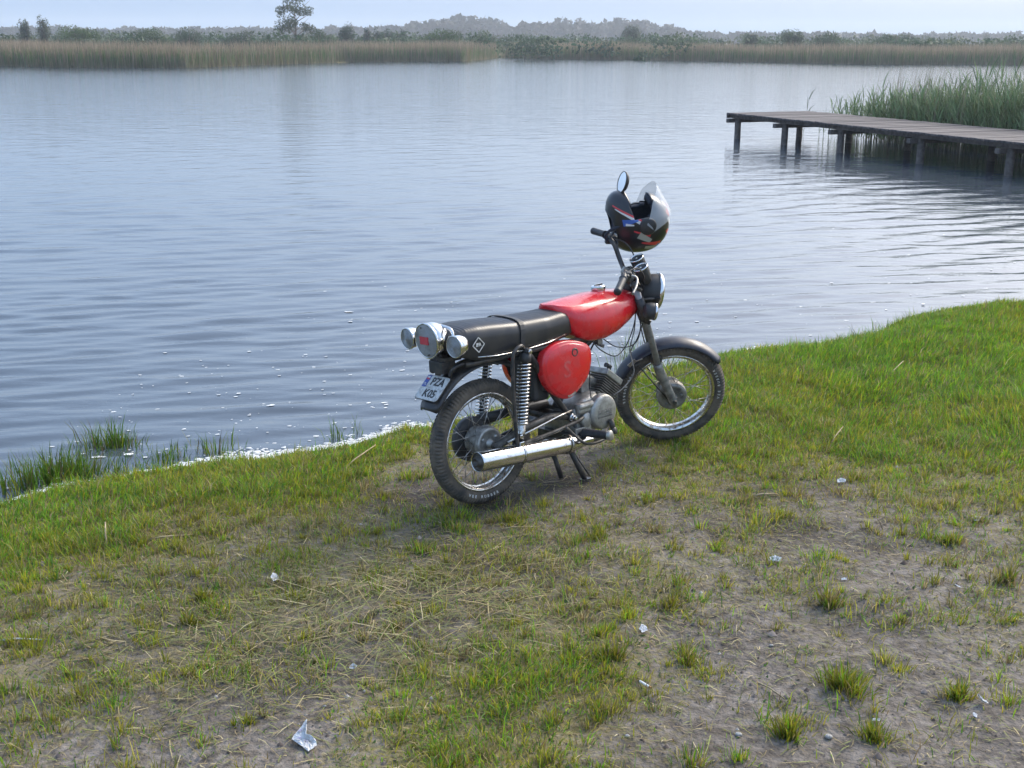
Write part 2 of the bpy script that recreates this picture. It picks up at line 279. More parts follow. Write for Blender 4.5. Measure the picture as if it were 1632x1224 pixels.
# ------------------------------------------------------------------ terrain
ZW = -.12
SH = np.array([(-60, -14), (-30, -4), (-12, 1.4), (-6, 3.3), (-4, 4.2), (-3, 4.7), (-2.4, 5.02), (-2.1, 5.28), (-1.9, 5.47), (-1.65, 5.6), (-1.5, 5.66), (-1.31, 5.72), (-1.1, 5.82), (-.83, 5.96), (-.6, 6.22), (-.43, 6.3), (.1, 6.72), (.7, 7.3), (1.4, 7.85), (1.64, 8.02), (2.1, 8.14), (2.53, 8.42), (2.96, 8.93), (3.36, 9.28), (3.72, 9.47), (4.15, 9.65), (5.2, 10.3), (7, 11.6), (9.5, 13.2), (13, 15.5), (20, 22), (27, 34), (34, 52), (60, 105)])
FAR = np.array([(-130, 70), (-60, 100), (-45, 107), (-40, 98), (-33, 92), (-24.2, 93.4), (-22, 101), (-19, 110), (-16, 119), (-10, 124), (-4.9, 126), (-3.5, 138), (-2.2, 154), (1, 153), (2.3, 145), (13, 143), (24.7, 130), (34.3, 118), (49, 121), (70, 112), (130, 80)])
def ysh(x): return np.interp(x, SH[:, 0], SH[:, 1])
def yfar(x): return np.interp(x, FAR[:, 0], FAR[:, 1])
def inland(x, y): return (ysh(x)-y)*.8+(fbm(x, y, 2.2, 5)-.5)*.12
def gz(x, y):
    s = inland(x, y); n = (fbm(x, y, 1.1, 11)-.5)*.05+(fbm(x, y, 5, 21)-.5)*.030+(fbm(x, y, 16, 31, 3)-.5)*.016
    z = np.where(s > 0, ZW+.12*(1-np.exp(-s*5)), ZW+np.clip(s*.35, -1.2, 0))
    flat = np.clip(s/.5, 0, 1)
    bx, by = -.11745, 4.91605                       # level soil where the wheels and the stand press on it
    for px, py in ((bx, by), (bx+1.21*math.cos(.741), by+1.21*math.sin(.741)), (.33, 5.17), (.23, 5.19)):
        flat = flat*(1-.95*np.exp(-((x-px)**2+(y-py)**2)/.05))
    z = z+n*flat
    f = y-yfar(x); z = np.where(f > -3, np.maximum(z, np.clip(ZW+f*.08, -1.3, .25)), z)
    return z
def dens_axis(lo, hi, step, out_lo, out_hi, g=1.18):
    a = list(np.arange(lo, hi+1e-6, step)); s = step; x = lo; L = []
    while x > out_lo: s = min(s*g, 60); x -= s; L.append(x)
    s = step; x = hi; H_ = []
    while x < out_hi: s = min(s*g, 60); x += s; H_.append(x)
    return np.array(L[::-1]+a+H_)
gx = dens_axis(-3.6, 4.8, .043, -2500, 2500, 1.25); gy = dens_axis(2.3, 10.2, .043, -1500, 3500, 1.25)
gy = np.unique(np.concatenate([gy, np.arange(84, 162, 2.5)])); gx = np.unique(np.concatenate([gx, np.arange(-62, 74, 3.0)]))
X, Y = np.meshgrid(gx, gy); Z = gz(X, Y); nx, ny = len(gx), len(gy)
i = (np.arange(ny-1)[:, None]*nx+np.arange(nx-1)[None]).ravel()
gq = np.stack([i, i+1, i+nx+1, i+nx], 1)

# cover of grass over the near ground, sampled by hand: x, y, cover (0..1), dryness (0..1)
GC = np.array(COVER)
def cover(x, y):
    w = 0; c = 0; d = 0
    for a, b, k, q in GC:
        e = 1/(((x-a)**2+(y-b)**2)+.004)**1.7; w = w+e; c = c+e*k; d = d+e*q
    return c/w, d/w
CV, DR = cover(X.ravel(), Y.ravel())
near = (np.abs(X.ravel()) < 8) & (Y.ravel() < 13) & (Y.ravel() > -2)
CV = np.where(near, CV, .8); DR = np.where(near, DR, .4)
DP = 0        # patches of darker soil under the bike and around it: x, y, radius, amount
for a_, b_, r_, k_ in DARK_SOIL: DP = DP+k_*np.exp(-(((X.ravel()-a_)**2+(Y.ravel()-b_)**2)/r_**2))
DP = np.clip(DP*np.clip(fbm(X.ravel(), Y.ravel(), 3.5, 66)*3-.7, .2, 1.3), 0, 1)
def ground_extra(m, t, b, mp):
    a = N(t, 'ShaderNodeAttribute', attribute_name='tint'); sp = N(t, 'ShaderNodeSeparateColor'); t.links.new(a.outputs['Color'], sp.inputs[0])
    base = b.inputs['Base Color'].links[0].from_socket
    n1 = N(t, 'ShaderNodeTexNoise', Scale=55, Detail=4); t.links.new(mp.outputs[0], n1.inputs['Vector'])
    n2 = N(t, 'ShaderNodeTexNoise', Scale=3.2, Detail=7, Roughness=.7); t.links.new(mp.outputs[0], n2.inputs['Vector'])
    ad = N(t, 'ShaderNodeMath', operation='ADD'); t.links.new(sp.outputs[0], ad.inputs[0])
    sb = N(t, 'ShaderNodeMath', operation='SUBTRACT'); sb.inputs[1].default_value = .5; t.links.new(n1.outputs['Fac'], sb.inputs[0]); 
    ml = N(t, 'ShaderNodeMath', operation='MULTIPLY'); ml.inputs[1].default_value = 1.5; t.links.new(sb.outputs[0], ml.inputs[0]); t.links.new(ml.outputs[0], ad.inputs[1])
    mr = N(t, 'ShaderNodeMapRange'); mr.inputs['From Min'].default_value = .25; mr.inputs['From Max'].default_value = .85; t.links.new(ad.outputs[0], mr.inputs['Value'])
    thatch = N(t, 'ShaderNodeMix', data_type='RGBA'); thatch.inputs[6].default_value = (.10, .105, .028, 1); thatch.inputs[7].default_value = (.24, .185, .08, 1); t.links.new(n2.outputs['Fac'], thatch.inputs[0])
    mx = N(t, 'ShaderNodeMix', data_type='RGBA'); t.links.new(mr.outputs[0], mx.inputs[0]); t.links.new(base, mx.inputs[6]); t.links.new(thatch.outputs[2], mx.inputs[7])
    pn = N(t, 'ShaderNodeTexNoise', Scale=1.3, Detail=5); t.links.new(mp.outputs[0], pn.inputs['Vector'])
    pr = N(t, 'ShaderNodeMapRange'); pr.inputs['From Min'].default_value = .35; pr.inputs['From Max'].default_value = .68; pr.inputs['To Min'].default_value = .72; pr.inputs['To Max'].default_value = 1.3; t.links.new(pn.outputs['Fac'], pr.inputs['Value'])
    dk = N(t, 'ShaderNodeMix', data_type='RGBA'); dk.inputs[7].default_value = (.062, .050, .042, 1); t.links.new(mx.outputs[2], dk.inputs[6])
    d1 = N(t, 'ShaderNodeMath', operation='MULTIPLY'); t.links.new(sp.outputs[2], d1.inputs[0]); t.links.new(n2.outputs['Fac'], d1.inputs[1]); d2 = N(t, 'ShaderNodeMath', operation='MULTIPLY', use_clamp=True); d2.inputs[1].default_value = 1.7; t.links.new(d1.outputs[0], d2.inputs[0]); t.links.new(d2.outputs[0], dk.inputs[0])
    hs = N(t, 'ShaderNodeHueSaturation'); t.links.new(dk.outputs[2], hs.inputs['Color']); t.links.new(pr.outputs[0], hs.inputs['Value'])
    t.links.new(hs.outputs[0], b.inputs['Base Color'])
mg = mat('soil', (.092, .077, .063), (.205, .18, .157), 22, .95, bump=1.0, bscale=70, ramp=(.38, .64), spec=.2, extra=ground_extra, detail=9)
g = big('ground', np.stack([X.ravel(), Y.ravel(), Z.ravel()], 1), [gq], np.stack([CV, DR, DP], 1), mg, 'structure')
g.data.polygons.foreach_set('use_smooth', np.ones(len(gq), bool))

# ------------------------------------------------------------------ water
wr = np.random.default_rng(3); NWV = 60
wL = .115*(6.5**wr.random(NWV)); wth = R(106)+wr.normal(0, .15, NWV)*(1+1.0*(wL > .38)); wph = wr.uniform(0, 6.283, NWV)
wa = .0165*wL/6.283*wr.uniform(.5, 1.4, NWV)*np.where(wL < .19, 1.0, np.where(wL < .38, 1.05, 1.3))
def wave(x, y, dr=0.0):
    z = 0
    gust = .55+.9*fbm(x*.35, y, .22, 77, 3)
    for L, th, ph, a in zip(wL, wth, wph, wa):
        k = 6.283/L; f = np.clip((L/np.maximum(dr, 1e-4)-2)/2, 0, 1)
        z = z+a*f*(np.clip((y-7)/9, .12, 1) if L > .42 else 1)*np.sin(k*(x*math.cos(th)+y*math.sin(th))+ph+1.5*vnoise(x, y, .5, int(ph*100)))
    return z*gust
rows = []; d = 3.0
while d < 16: rows.append(d); d += max(.026, .00044*d*d)
while d < 220: rows.append(d); d *= 1.0095
while d < 1200: rows.append(d); d *= 1.1
rows = np.array(rows); ang = np.concatenate([np.linspace(-8, -1.2, 14)[:-1], np.linspace(-1.2, -.5, 30)[:-1], np.linspace(-.5, .5, 350), np.linspace(.5, 1.2, 30)[1:], np.linspace(1.2, 8, 14)[1:]])
RY, AN = np.meshgrid(rows, ang, indexing='ij'); WX = RY*AN
drow = np.gradient(rows)[:, None]*np.ones_like(AN)
dcol = np.abs(np.gradient(ang))[None]*RY*.5
amp = np.clip((4.2-inland(WX, RY)*-1)/4, .0, 1)*0+np.clip(-inland(WX, RY)/.5, .15, 1)
WZ = ZW+wave(WX, RY, np.maximum(drow, dcol))*amp
n2 = len(ang); i = (np.arange(len(rows)-1)[:, None]*n2+np.arange(n2-1)[None]).ravel()
wm = bpy.data.materials.new('lake_water'); wm.use_nodes = True; t = wm.node_tree; b = t.nodes['Principled BSDF']
b.inputs['Base Color'].default_value = (.060, .076, .094, 1); b.inputs['Roughness'].default_value = .07; b.inputs['IOR'].default_value = 1.45
tc = N(t, 'ShaderNodeTexCoord'); mp = N(t, 'ShaderNodeMapping'); mp.inputs['Scale'].default_value = (.32, 1, 1); mp.inputs['Rotation'].default_value = (0, 0, R(-14)); t.links.new(tc.outputs['Object'], mp.inputs[0])
n1 = N(t, 'ShaderNodeTexNoise', Scale=11, Detail=4, Roughness=.55); t.links.new(mp.outputs[0], n1.inputs['Vector'])
n3 = N(t, 'ShaderNodeTexNoise', Scale=3.4, Detail=4, Roughness=.5); t.links.new(mp.outputs[0], n3.inputs['Vector'])
b1 = N(t, 'ShaderNodeBump', Strength=.45, Distance=.007); t.links.new(n1.outputs['Fac'], b1.inputs['Height'])
b2 = N(t, 'ShaderNodeBump', Strength=.5, Distance=.085); ge_ = N(t, 'ShaderNodeNewGeometry'); sx_ = N(t, 'ShaderNodeSeparateXYZ'); t.links.new(ge_.outputs['Position'], sx_.inputs[0]); ro_ = N(t, 'ShaderNodeMapRange'); ro_.inputs['From Min'].default_value = 9; ro_.inputs['From Max'].default_value = 60; ro_.inputs['To Min'].default_value = .16; ro_.inputs['To Max'].default_value = .38; t.links.new(sx_.outputs[1], ro_.inputs['Value']); t.links.new(ro_.outputs[0], b2.inputs['Strength'])   # open water is rougher than the lee of the bank
t.links.new(n3.outputs['Fac'], b2.inputs['Height']); t.links.new(b1.outputs[0], b2.inputs['Normal'])
t.links.new(b2.outputs[0], b.inputs['Normal'])
w_ = big('lake_water', np.stack([WX.ravel(), RY.ravel(), WZ.ravel()], 1), [np.stack([i, i+1, i+n2+1, i+n2], 1)], None, wm, 'structure')
w_.name = 'water'; w_.data.polygons.foreach_set('use_smooth', np.ones(len(w_.data.polygons), bool))

# ------------------------------------------------------------------ grass
M_leaf = attr_mat('grass_blade', .5, .5)
def pick(n, cols, w):
    c = np.array(cols)[rng.choice(len(cols), n, p=np.array(w)/sum(w))]; return c*rng.uniform(.75, 1.3, (n, 1))
GREEN = [(.17, .36, .015), (.12, .28, .02), (.28, .42, .02), (.08, .18, .03), (.34, .41, .035)]
OLIVE = [(.32, .31, .022), (.25, .27, .022), (.38, .33, .04), (.17, .20, .022)]
DRY = [(.36, .29, .14), (.27, .21, .10), (.20, .15, .08), (.42, .36, .2)]
def grass_cols(n, dry, olive):
    u = rng.random(n); a = pick(n, GREEN, [4, 4, 2, 3, 1]); b = pick(n, OLIVE, [3, 3, 2, 3]); c = pick(n, DRY, [2, 3, 3, 1])
    r = np.where((u < olive)[:, None], b, a); return np.where((rng.random(n) < dry)[:, None], c, r)
def field(n, zone):
    y = rng.uniform(2.3, 11.5, n); x = rng.uniform(-1, 1, n)*(.5*y+.7); keep = rng.random(n) < (.5*y+.7)/6.5
    x, y = x[keep], y[keep]; s = inland(x, y); c, dr = cover(x, y); u = rng.random(len(x))
    cl = fbm(x, y, 6.5, 91, 3); fine = fbm(x, y, 20, 95, 2)
    if zone == 'band':
        p = np.clip((c-.62)/.3, 0, 1)*np.clip((fine-.25)/.3, .45, 1); ok = (s > .01) & (u < p)
    else:
        th = .60-.52*c; p = np.clip((cl-th)/.09, 0, 1)*np.clip((fine-.3)/.25, .15, 1)*np.clip(c*1.4, .05, 1)+.26*c; ok = (s > .02) & (u < p)
    return x[ok], y[ok], s[ok], c[ok], dr[ok], cl[ok]
P = []
x, y, s, c, dr, cl = field(1700000, 'band'); n = len(x)
h = rng.gamma(6, .0085, n)*(.55+.9*np.clip(cl*1.6-.3, 0, 1))*np.where(s < .3, .75, 1)*(.6+.4*np.clip((c-.6)/.4, 0, 1))*.95
base = np.stack([x, y, gz(x, y)-.004], 1); c0 = grass_cols(n, .07+.45*dr+.12*np.clip(fbm(x, y, 1.8, 33)*4-2, 0, 1), .18+1.2*dr+.5*np.clip(fbm(x, y, 1.3, 34)*4-1.9, 0, 1))
az = rng.uniform(0, 6.283, n)*.6+fbm(x, y, 1.5, 61)*9
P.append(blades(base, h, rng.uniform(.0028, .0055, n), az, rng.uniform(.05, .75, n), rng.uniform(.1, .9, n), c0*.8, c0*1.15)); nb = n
x, y, s, c, dr, cl = field(1280000, 'sparse'); n = len(x)
h = rng.gamma(5, .0068, n)*(.6+1.3*np.clip(cl*2-.8, 0, 1)); base = np.stack([x, y, gz(x, y)-.003], 1); c0 = grass_cols(n, .12+.65*dr, .35+.65*dr)
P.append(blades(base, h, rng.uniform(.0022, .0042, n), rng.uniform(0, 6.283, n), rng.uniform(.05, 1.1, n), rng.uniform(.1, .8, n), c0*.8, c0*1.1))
# ragged clumps of yellowish grass on the trodden soil
nc = 4600; y = rng.uniform(2.45, 7.4, nc); x = rng.uniform(-1, 1, nc)*(.5*y+.5); k = rng.random(nc) < (.5*y+.5)/4.2; x, y = x[k], y[k]; c, dr = cover(x, y); k = (inland(x, y) > .15) & (rng.random(len(x)) < np.clip(c*1.5, .04, .9)) & (c < .93)
x, y, dr = x[k], y[k], dr[k]; nc = len(x); rad = rng.gamma(3, .012, nc); hs_ = rng.uniform(.026, .062, nc); dry_ = np.clip(rng.normal(.18, .22, nc)+dr*.4, 0, .95); oli = np.clip(rng.normal(.75, .3, nc), 0, 1)
nbl = (rng.uniform(.5, 1.2, nc)*52*(rad/.036)**1.3+10).astype(int); ci = np.repeat(np.arange(nc), nbl); n = len(ci)
a = rng.uniform(0, 6.283, n); rr = rad[ci]*np.abs(rng.normal(0, .7, n)); X_ = x[ci]+np.cos(a)*rr*1.25; Y_ = y[ci]+np.sin(a)*rr*.9
base = np.stack([X_, Y_, gz(X_, Y_)-.003], 1); c0 = grass_cols(n, dry_[ci], oli[ci])*rng.uniform(.8, 1.25, nc)[ci][:, None]
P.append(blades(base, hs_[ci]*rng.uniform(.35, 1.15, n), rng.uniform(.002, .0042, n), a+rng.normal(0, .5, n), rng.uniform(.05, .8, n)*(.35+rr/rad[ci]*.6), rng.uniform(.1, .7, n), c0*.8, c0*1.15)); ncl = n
# small broad leaves pressed to the ground
nl = 16000; y = rng.uniform(2.45, 7.5, nl); x = rng.uniform(-1, 1, nl)*(.5*y+.5); pt = fbm(x, y, 2.6, 140, 3); c, dr = cover(x, y); k = (inland(x, y) > .12) & (rng.random(nl) < np.clip((pt-.5)*9, 0, 1)*np.clip(c*1.3, .1, 1)); x, y = x[k], y[k]; n = len(x)
cl_ = pick(n, [(.06, .13, .03), (.08, .17, .03), (.11, .15, .04)], [2, 2, 1]); P.append(blades(np.stack([x, y, gz(x, y)], 1), rng.uniform(.008, .018, n), rng.uniform(.006, .012, n), rng.uniform(0, 6.28, n), rng.uniform(.8, 1.35, n), rng.uniform(0, .3, n), cl_, cl_))
v, f, tcol = merge(P); print('blades', nb, len(P[1][0])//5, ncl, n); big('grass', v, f, tcol, M_leaf, 'stuff'); print('grass blades', nb, n)
# flat litter: dead stalks, crumbs of leaf, lying every way on the soil
n = 210000; y = rng.uniform(2.4, 9.5, n); x = rng.uniform(-1, 1, n)*(.5*y+.6); k = (rng.random(n) < (.5*y+.6)/5.4) & (inland(x, y) > .08); x, y = x[k], y[k]; n = len(x)
hay = np.exp(-(((x+.2)/.6)**2+((y-4.05)/.42)**2))+.9*np.exp(-(((x+.65)/.55)**2+((y-3.7)/.42)**2)); cc, dd = cover(x, y)
k = rng.random(n) < (.4+.45*dd+hay*1.5)*(fbm(x, y, 4, 50)*1.5); x, y, hay = x[k], y[k], hay[k]; n = len(x)
ln = rng.gamma(2, .015, n)*(1+1.7*hay); a = rng.uniform(0, 6.283, n)*.5+fbm(x, y, .9, 8)*7; z = gz(x, y)+.004+hay*rng.uniform(0, .02, n)
c0 = pick(n, DRY+[(.19, .21, .06), (.14, .15, .05)], [2, 3, 4, .8, 5, 5])*.95
dxy = np.stack([np.cos(a), np.sin(a)], 1)*ln[:, None]; wv = np.stack([-np.sin(a), np.cos(a)], 1)*rng.uniform(.0008, .0019, n)[:, None]
A_ = np.stack([x, y], 1); B_ = A_+dxy*.5+wv*rng.uniform(-3, 3, (n, 1)); C_ = A_+dxy
zz = np.stack([z, z, z+.004, z+.004, gz(C_[:, 0], C_[:, 1])+.004+rng.uniform(0, .006, n)+hay*.01], 1)
pts = np.stack([A_-wv, A_+wv, B_+wv, B_-wv, C_], 1); V = np.concatenate([pts, zz[:, :, None]], 2).reshape(-1, 3)
i = np.arange(n)[:, None]*5
big('dead_grass_litter', V, [i+np.array([[0, 1, 2, 3]]), i+np.array([[3, 2, 4]])], np.repeat(c0, 5, 0), attr_mat('dry_stalk', .7, .1), 'stuff')
# soil crumbs
n = 9000; y = rng.uniform(2.4, 8.5, n); x = rng.uniform(-1, 1, n)*(.5*y+.5); k = inland(x, y) > .1; x, y = x[k], y[k]; n = len(x)
r = .002+rng.gamma(1.5, .0022, n); z = gz(x, y); an = rng.uniform(0, 6.28, n); q = []
for j in range(4): q.append(np.stack([x+np.cos(an+j*1.57)*r, y+np.sin(an+j*1.57)*r*.8, z-.001], 1))
q.append(np.stack([x, y, z+r*.9], 1)); V = np.stack(q, 1).reshape(-1, 3); i = np.arange(n)[:, None]*5
c0 = pick(n, [(.12, .1, .09), (.19, .16, .14), (.09, .07, .06), (.3, .28, .26)], [4, 4, 3, .5])
big('soil_crumbs', V, [np.concatenate([i+np.array([[j, (j+1) % 4, 4]]) for j in range(4)])], np.repeat(c0, 5, 0), attr_mat('crumb', .95, 0), 'stuff')

# tufts that stand out one by one
def tuft(name, label, x, y, r, h, nb, dry, olive, cat='tuft', z=None, wd=(.0028, .0048), group=None, spread=1.0, lean=.85):
    ns = 5 if z is None else 7; ca = rng.uniform(0, 6.283, ns); cr_ = r*rng.uniform(.1, .65, ns); hk = rng.uniform(.5, 1.15, ns); kk = rng.choice(ns, nb, p=rng.dirichlet(np.ones(ns)*1.6))
    a = rng.uniform(0, 6.283, nb); rr = r*.42*np.abs(rng.normal(0, .8, nb)); px = np.cos(ca[kk])*cr_[kk]+np.cos(a)*rr; py = np.sin(ca[kk])*cr_[kk]*.7+np.sin(a)*rr
    zz = (gz(x+px, y+py) if z is None else z+0*px)-.004
    c0 = grass_cols(nb, np.full(nb, dry), np.full(nb, olive))*(.82 if z is None else .5); z0 = float(gz(np.array([x]), np.array([y]))[0]) if z is None else z
    base = np.stack([px, py, zz-z0], 1)
    hh = h*rng.uniform(.3, 1.15, nb)*hk[kk]
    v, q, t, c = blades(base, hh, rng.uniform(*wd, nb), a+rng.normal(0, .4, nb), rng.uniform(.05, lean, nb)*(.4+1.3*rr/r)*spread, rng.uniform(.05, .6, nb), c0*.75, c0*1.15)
    o = big(name, v, [q, t], c, M_leaf); o.location = (x, y, z0); tag(o, label, cat, group); return o
for args in TUFTS: tuft('grass_tuft', *args, group='tufts of grass on the bare soil')
for lab, x, y, r, h, nb in WEEDS:
    tuft('water_weed', lab, x, y, r, h, nb, .1, .1, 'weed', z=ZW-.02, wd=(.003, .006), group='weeds at the edge of the water', lean=.5)

# ------------------------------------------------------------------ foam and flecks
M_foam = mat('foam', (.78, .78, .76), (.55, .55, .53), 30, .8, bump=.5)
def discs(name, x, y, z, r, asp, m, kind='stuff', hgt=.3):
    n = len(x); a = rng.uniform(0, 3.14, n)*.25-.12; K = 6; V = []
    for j in range(K):
        rr = r*rng.uniform(.6, 1.2, n); u = np.cos(j*6.283/K)*rr*asp; w = np.sin(j*6.283/K)*rr
        V.append(np.stack([x+u*np.cos(a)-w*np.sin(a), y+u*np.sin(a)+w*np.cos(a), z], 1))
    V.append(np.stack([x, y, z+r*hgt], 1)); V = np.stack(V, 1).reshape(-1, 3); i = np.arange(n)[:, None]*(K+1)
    return big(name, V, [np.concatenate([i+np.array([[j, (j+1) % K, K]]) for j in range(K)])], None, m, kind)
fx = []; fy = []
tpar = rng.uniform(-3.0, 4.4, 22000); wid = .009+.05*np.clip(fbm(tpar, tpar*0, 2.3, 44)-.42, 0, 1)*3
wid = wid*.8; wid = np.where((tpar > -.4) & (tpar < 1.5), .012, wid)+.032*np.exp(-((tpar+1.42)/.2)**2)+.045*np.exp(-((tpar+2.15)/.12)**2)+.022*np.exp(-((tpar+.62)/.14)**2)
fy_ = ysh(tpar)
# walk outward from the land until the rim of the water is met
for _ in range(14): fy_ = fy_+inland(tpar, fy_)*1.0
fy_ = fy_+np.abs(rng.normal(0, 1, len(tpar)))*wid+.03
keep = rng.random(len(tpar)) < np.clip(wid*40, .35, 1)
fx, fy_ = tpar[keep]+rng.normal(0, .01, keep.sum()), fy_[keep]
discs('shore_foam', fx, fy_, np.full(len(fx), ZW+.006)+rng.uniform(0, .008, len(fx)), rng.gamma(3, .0018, len(fx)), 1.5, M_foam)
n = 900; X1 = rng.uniform(-2.4, 1.2, n); Y1 = ysh(X1)+.15+rng.gamma(1.5, .9, n); m1 = rng.random(n) < .42
X2 = rng.uniform(1, 5, 160); Y2 = ysh(X2)+.1+rng.gamma(1.5, 1.6, 160)
px, py = np.concatenate([X1[m1], X2]), np.concatenate([Y1[m1], Y2])
discs('water_flecks', px, py, ZW+wave(px, py)+.004, rng.gamma(2.0, .0019, len(px))+.0012, 2.0, M_foam, hgt=.15)

# ------------------------------------------------------------------ air
hb = MB(); hb.box((0, 350, 7.5), (1500, 1500, 21)); hzm = bpy.data.materials.new('haze'); hzm.use_nodes = True; t = hzm.node_tree; t.nodes.clear()
pv = N(t, 'ShaderNodeVolumePrincipled'); pv.inputs['Color'].default_value = (.86, .92, 1, 1); pv.inputs['Density'].default_value = .0006; pv.inputs['Anisotropy'].default_value = .2
t.links.new(pv.outputs[0], N(t, 'ShaderNodeOutputMaterial').inputs['Volume']); hz_ = mk('haze', hb, hzm); hz_['kind'] = 'stuff'
# ------------------------------------------------------------------ crowns
M_crown = attr_mat('foliage', .6, .3)
def crown(cx, cy, cz, rx, ry, rz, n, size, col, lobes=9, seed=0, squash=.0, gap=.0):
    r = np.random.default_rng(seed); lv = []
    L = r.normal(0, 1, (lobes, 3)); L /= np.linalg.norm(L, axis=1)[:, None]; L *= r.uniform(.25, .72, (lobes, 1)); L[:, 2] = np.abs(L[:, 2])*1.0-.25 if squash else L[:, 2]
    lr = r.uniform(.3, .52, lobes); k = r.integers(0, lobes, n)
    d = r.normal(0, 1, (n, 3)); d /= np.linalg.norm(d, axis=1)[:, None]
    p = (L[k]+d*(lr[k]*r.uniform(.55, 1.12, n)**.5)[:, None])*np.array([rx, ry, rz])+np.array([cx, cy, cz])
    s = size*r.uniform(.5, 1.4, n)
    u = r.normal(0, 1, (n, 3)); u /= np.linalg.norm(u, axis=1)[:, None]; w = np.cross(u, d); w /= np.linalg.norm(w, axis=1)[:, None]+1e-6
    V = np.stack([p-u*s[:, None]*.5, p+w*s[:, None]*.35, p+u*s[:, None]*.5, p-w*s[:, None]*.35], 1).reshape(-1, 3)
    lt = r.uniform(.7, 1.35, lobes)[k]; c = np.array(col)*(lt*r.uniform(.75, 1.25, n))[:, None]
    i = np.arange(n)[:, None]*4
    return V, i+np.array([[0, 1, 2, 3]]), np.zeros((0, 3), int), np.repeat(c, 4, 0)
M_bark = mat('bark', (.09, .07, .055), (.16, .13, .11), 8, .9, bump=.6)
def plant(name, label, cat, x, y, rx, h, col, n, kind='bush', seed=0, group=None):
    z = float(gz(np.array([x]), np.array([y]))[0]); e = empty(name, (x, y, z)); tag(e, label, cat, group)
    t = MB(); r = random.Random(seed)
    if kind == 'tree':
        t.tube([(0, 0, -.2), (.05, 0, h*.25), (-.05, .1, h*.5), (.1, 0, h*.8)], [.16, .12, .09, .03], 7)
        for k in range(11):
            zz = h*r.uniform(.22, .72); a = r.uniform(0, 6.28); q = rx*r.uniform(.55, .95)
            t.tube([(0, 0, zz), (math.cos(a)*q*.5, math.sin(a)*q*.5, zz+h*.09), (math.cos(a)*q, math.sin(a)*q, zz+h*.2)], [.06, .04, .015], 5)
        cr = merge([crown(math.cos(a)*rx*.42*q, math.sin(a)*rx*.42, zz, rx*.5, rx*.5, h*.16, n//9, .2, col, 6, seed+j) for j, (a, zz, q) in enumerate([(0, h*.42, 1.3), (2.1, h*.5, 1.2), (4.2, h*.46, 1), (.6, h*.66, 1.3), (3.2, h*.68, 1.4), (5, h*.7, 1), (1, h*.84, .7), (3.6, h*.88, .8), (2.9, h*.36, 1.6)])])
    else:
        for k in range(7):
            a = r.uniform(0, 6.28); q = rx*r.uniform(.2, .7)
            t.tube([(0, 0, -.2), (math.cos(a)*q*.5, math.sin(a)*q*.5, h*.35), (math.cos(a)*q, math.sin(a)*q, h*.72)], [.06, .04, .015], 5)
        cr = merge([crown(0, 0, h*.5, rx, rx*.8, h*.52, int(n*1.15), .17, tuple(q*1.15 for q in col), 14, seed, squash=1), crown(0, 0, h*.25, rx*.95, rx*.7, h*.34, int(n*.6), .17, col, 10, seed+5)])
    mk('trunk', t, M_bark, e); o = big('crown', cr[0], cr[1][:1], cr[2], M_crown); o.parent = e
    return e
for a in PLANTS: plant(*a)

# low scrub behind the reeds, and the wood on the horizon
pp = []
for k in range(330):
    x = rng.uniform(-80, 95); y = rng.uniform(135, 185) if k % 2 else rng.uniform(165, 240); h = rng.uniform(2.3, 3.2)*(y/150)**.5
    g1 = (.045, .085, .04) if rng.random() < .6 else (.07, .10, .05)
    pp.append(crown(x, y, h*.45, rng.uniform(2.5, 5.5), 2.5, h*.52, 240, .38, g1, 8, 1000+k))
v, f, c = merge(pp); big('scrub', v, f[:1], c, M_crown, 'stuff')
HL = np.array(SKYLINE)
pp = []
for k in range(640):
    x = rng.uniform(-290, 330); y = rng.uniform(560, 680); hx = np.interp(x/y*600, HL[:, 0], HL[:, 1]); h = hx*rng.uniform(.86, 1.05)*y/600
    pp.append(crown(x, y, h*.55, rng.uniform(5, 9), 4, h*.5, 115, 3.0, (.006, .016, .013), 6, 3000+k))
v, f, c = merge(pp); big('distant_wood', v, f[:1], c, M_crown, 'stuff')

# ------------------------------------------------------------------ reeds along the far bank
M_reed = attr_mat('reed', .7, .25)
n = 98000; x = rng.uniform(-72, 82, n); x = np.where(rng.random(n) < .12, rng.uniform(-110, 120, n), x); q = rng.random(n)**1.6*13; y = yfar(x)+q*1.0-.3
gap = np.exp(-((x+1.4)/1.1)**2); k = rng.random(n) > gap*.9; x, y, q = x[k], y[k], q[k]; n = len(x)
tall = rng.random(n) < .45; pat = fbm(x, y*.3, .12, 71)
h = np.where(tall, rng.normal(2.05, .15, n), rng.normal(1.45, .2, n))*(.8+.35*pat)
c0 = np.where(tall[:, None], pick(n, [(.33, .26, .17), (.38, .30, .21), (.26, .20, .13)], [3, 2, 3]), pick(n, [(.15, .22, .08), (.12, .19, .07), (.18, .24, .09)], [3, 3, 2]))
cb = pick(n, [(.30, .25, .16), (.23, .22, .13)], [1, 1])
base = np.stack([x, y, np.full(n, ZW-.1)], 1)
v, qd, tr, T = blades(base, h, rng.uniform(.03, .06, n), rng.uniform(0, 6.28, n), rng.uniform(0, .12, n), rng.uniform(0, .25, n), cb, c0)
T = T.reshape(-1, 5, 3); T[:, 2:4] = c0[:, None]*np.where(tall, .85, 1)[:, None, None]; big('far_reed_belt', v, [qd, tr], T.reshape(-1, 3), M_reed, 'stuff')
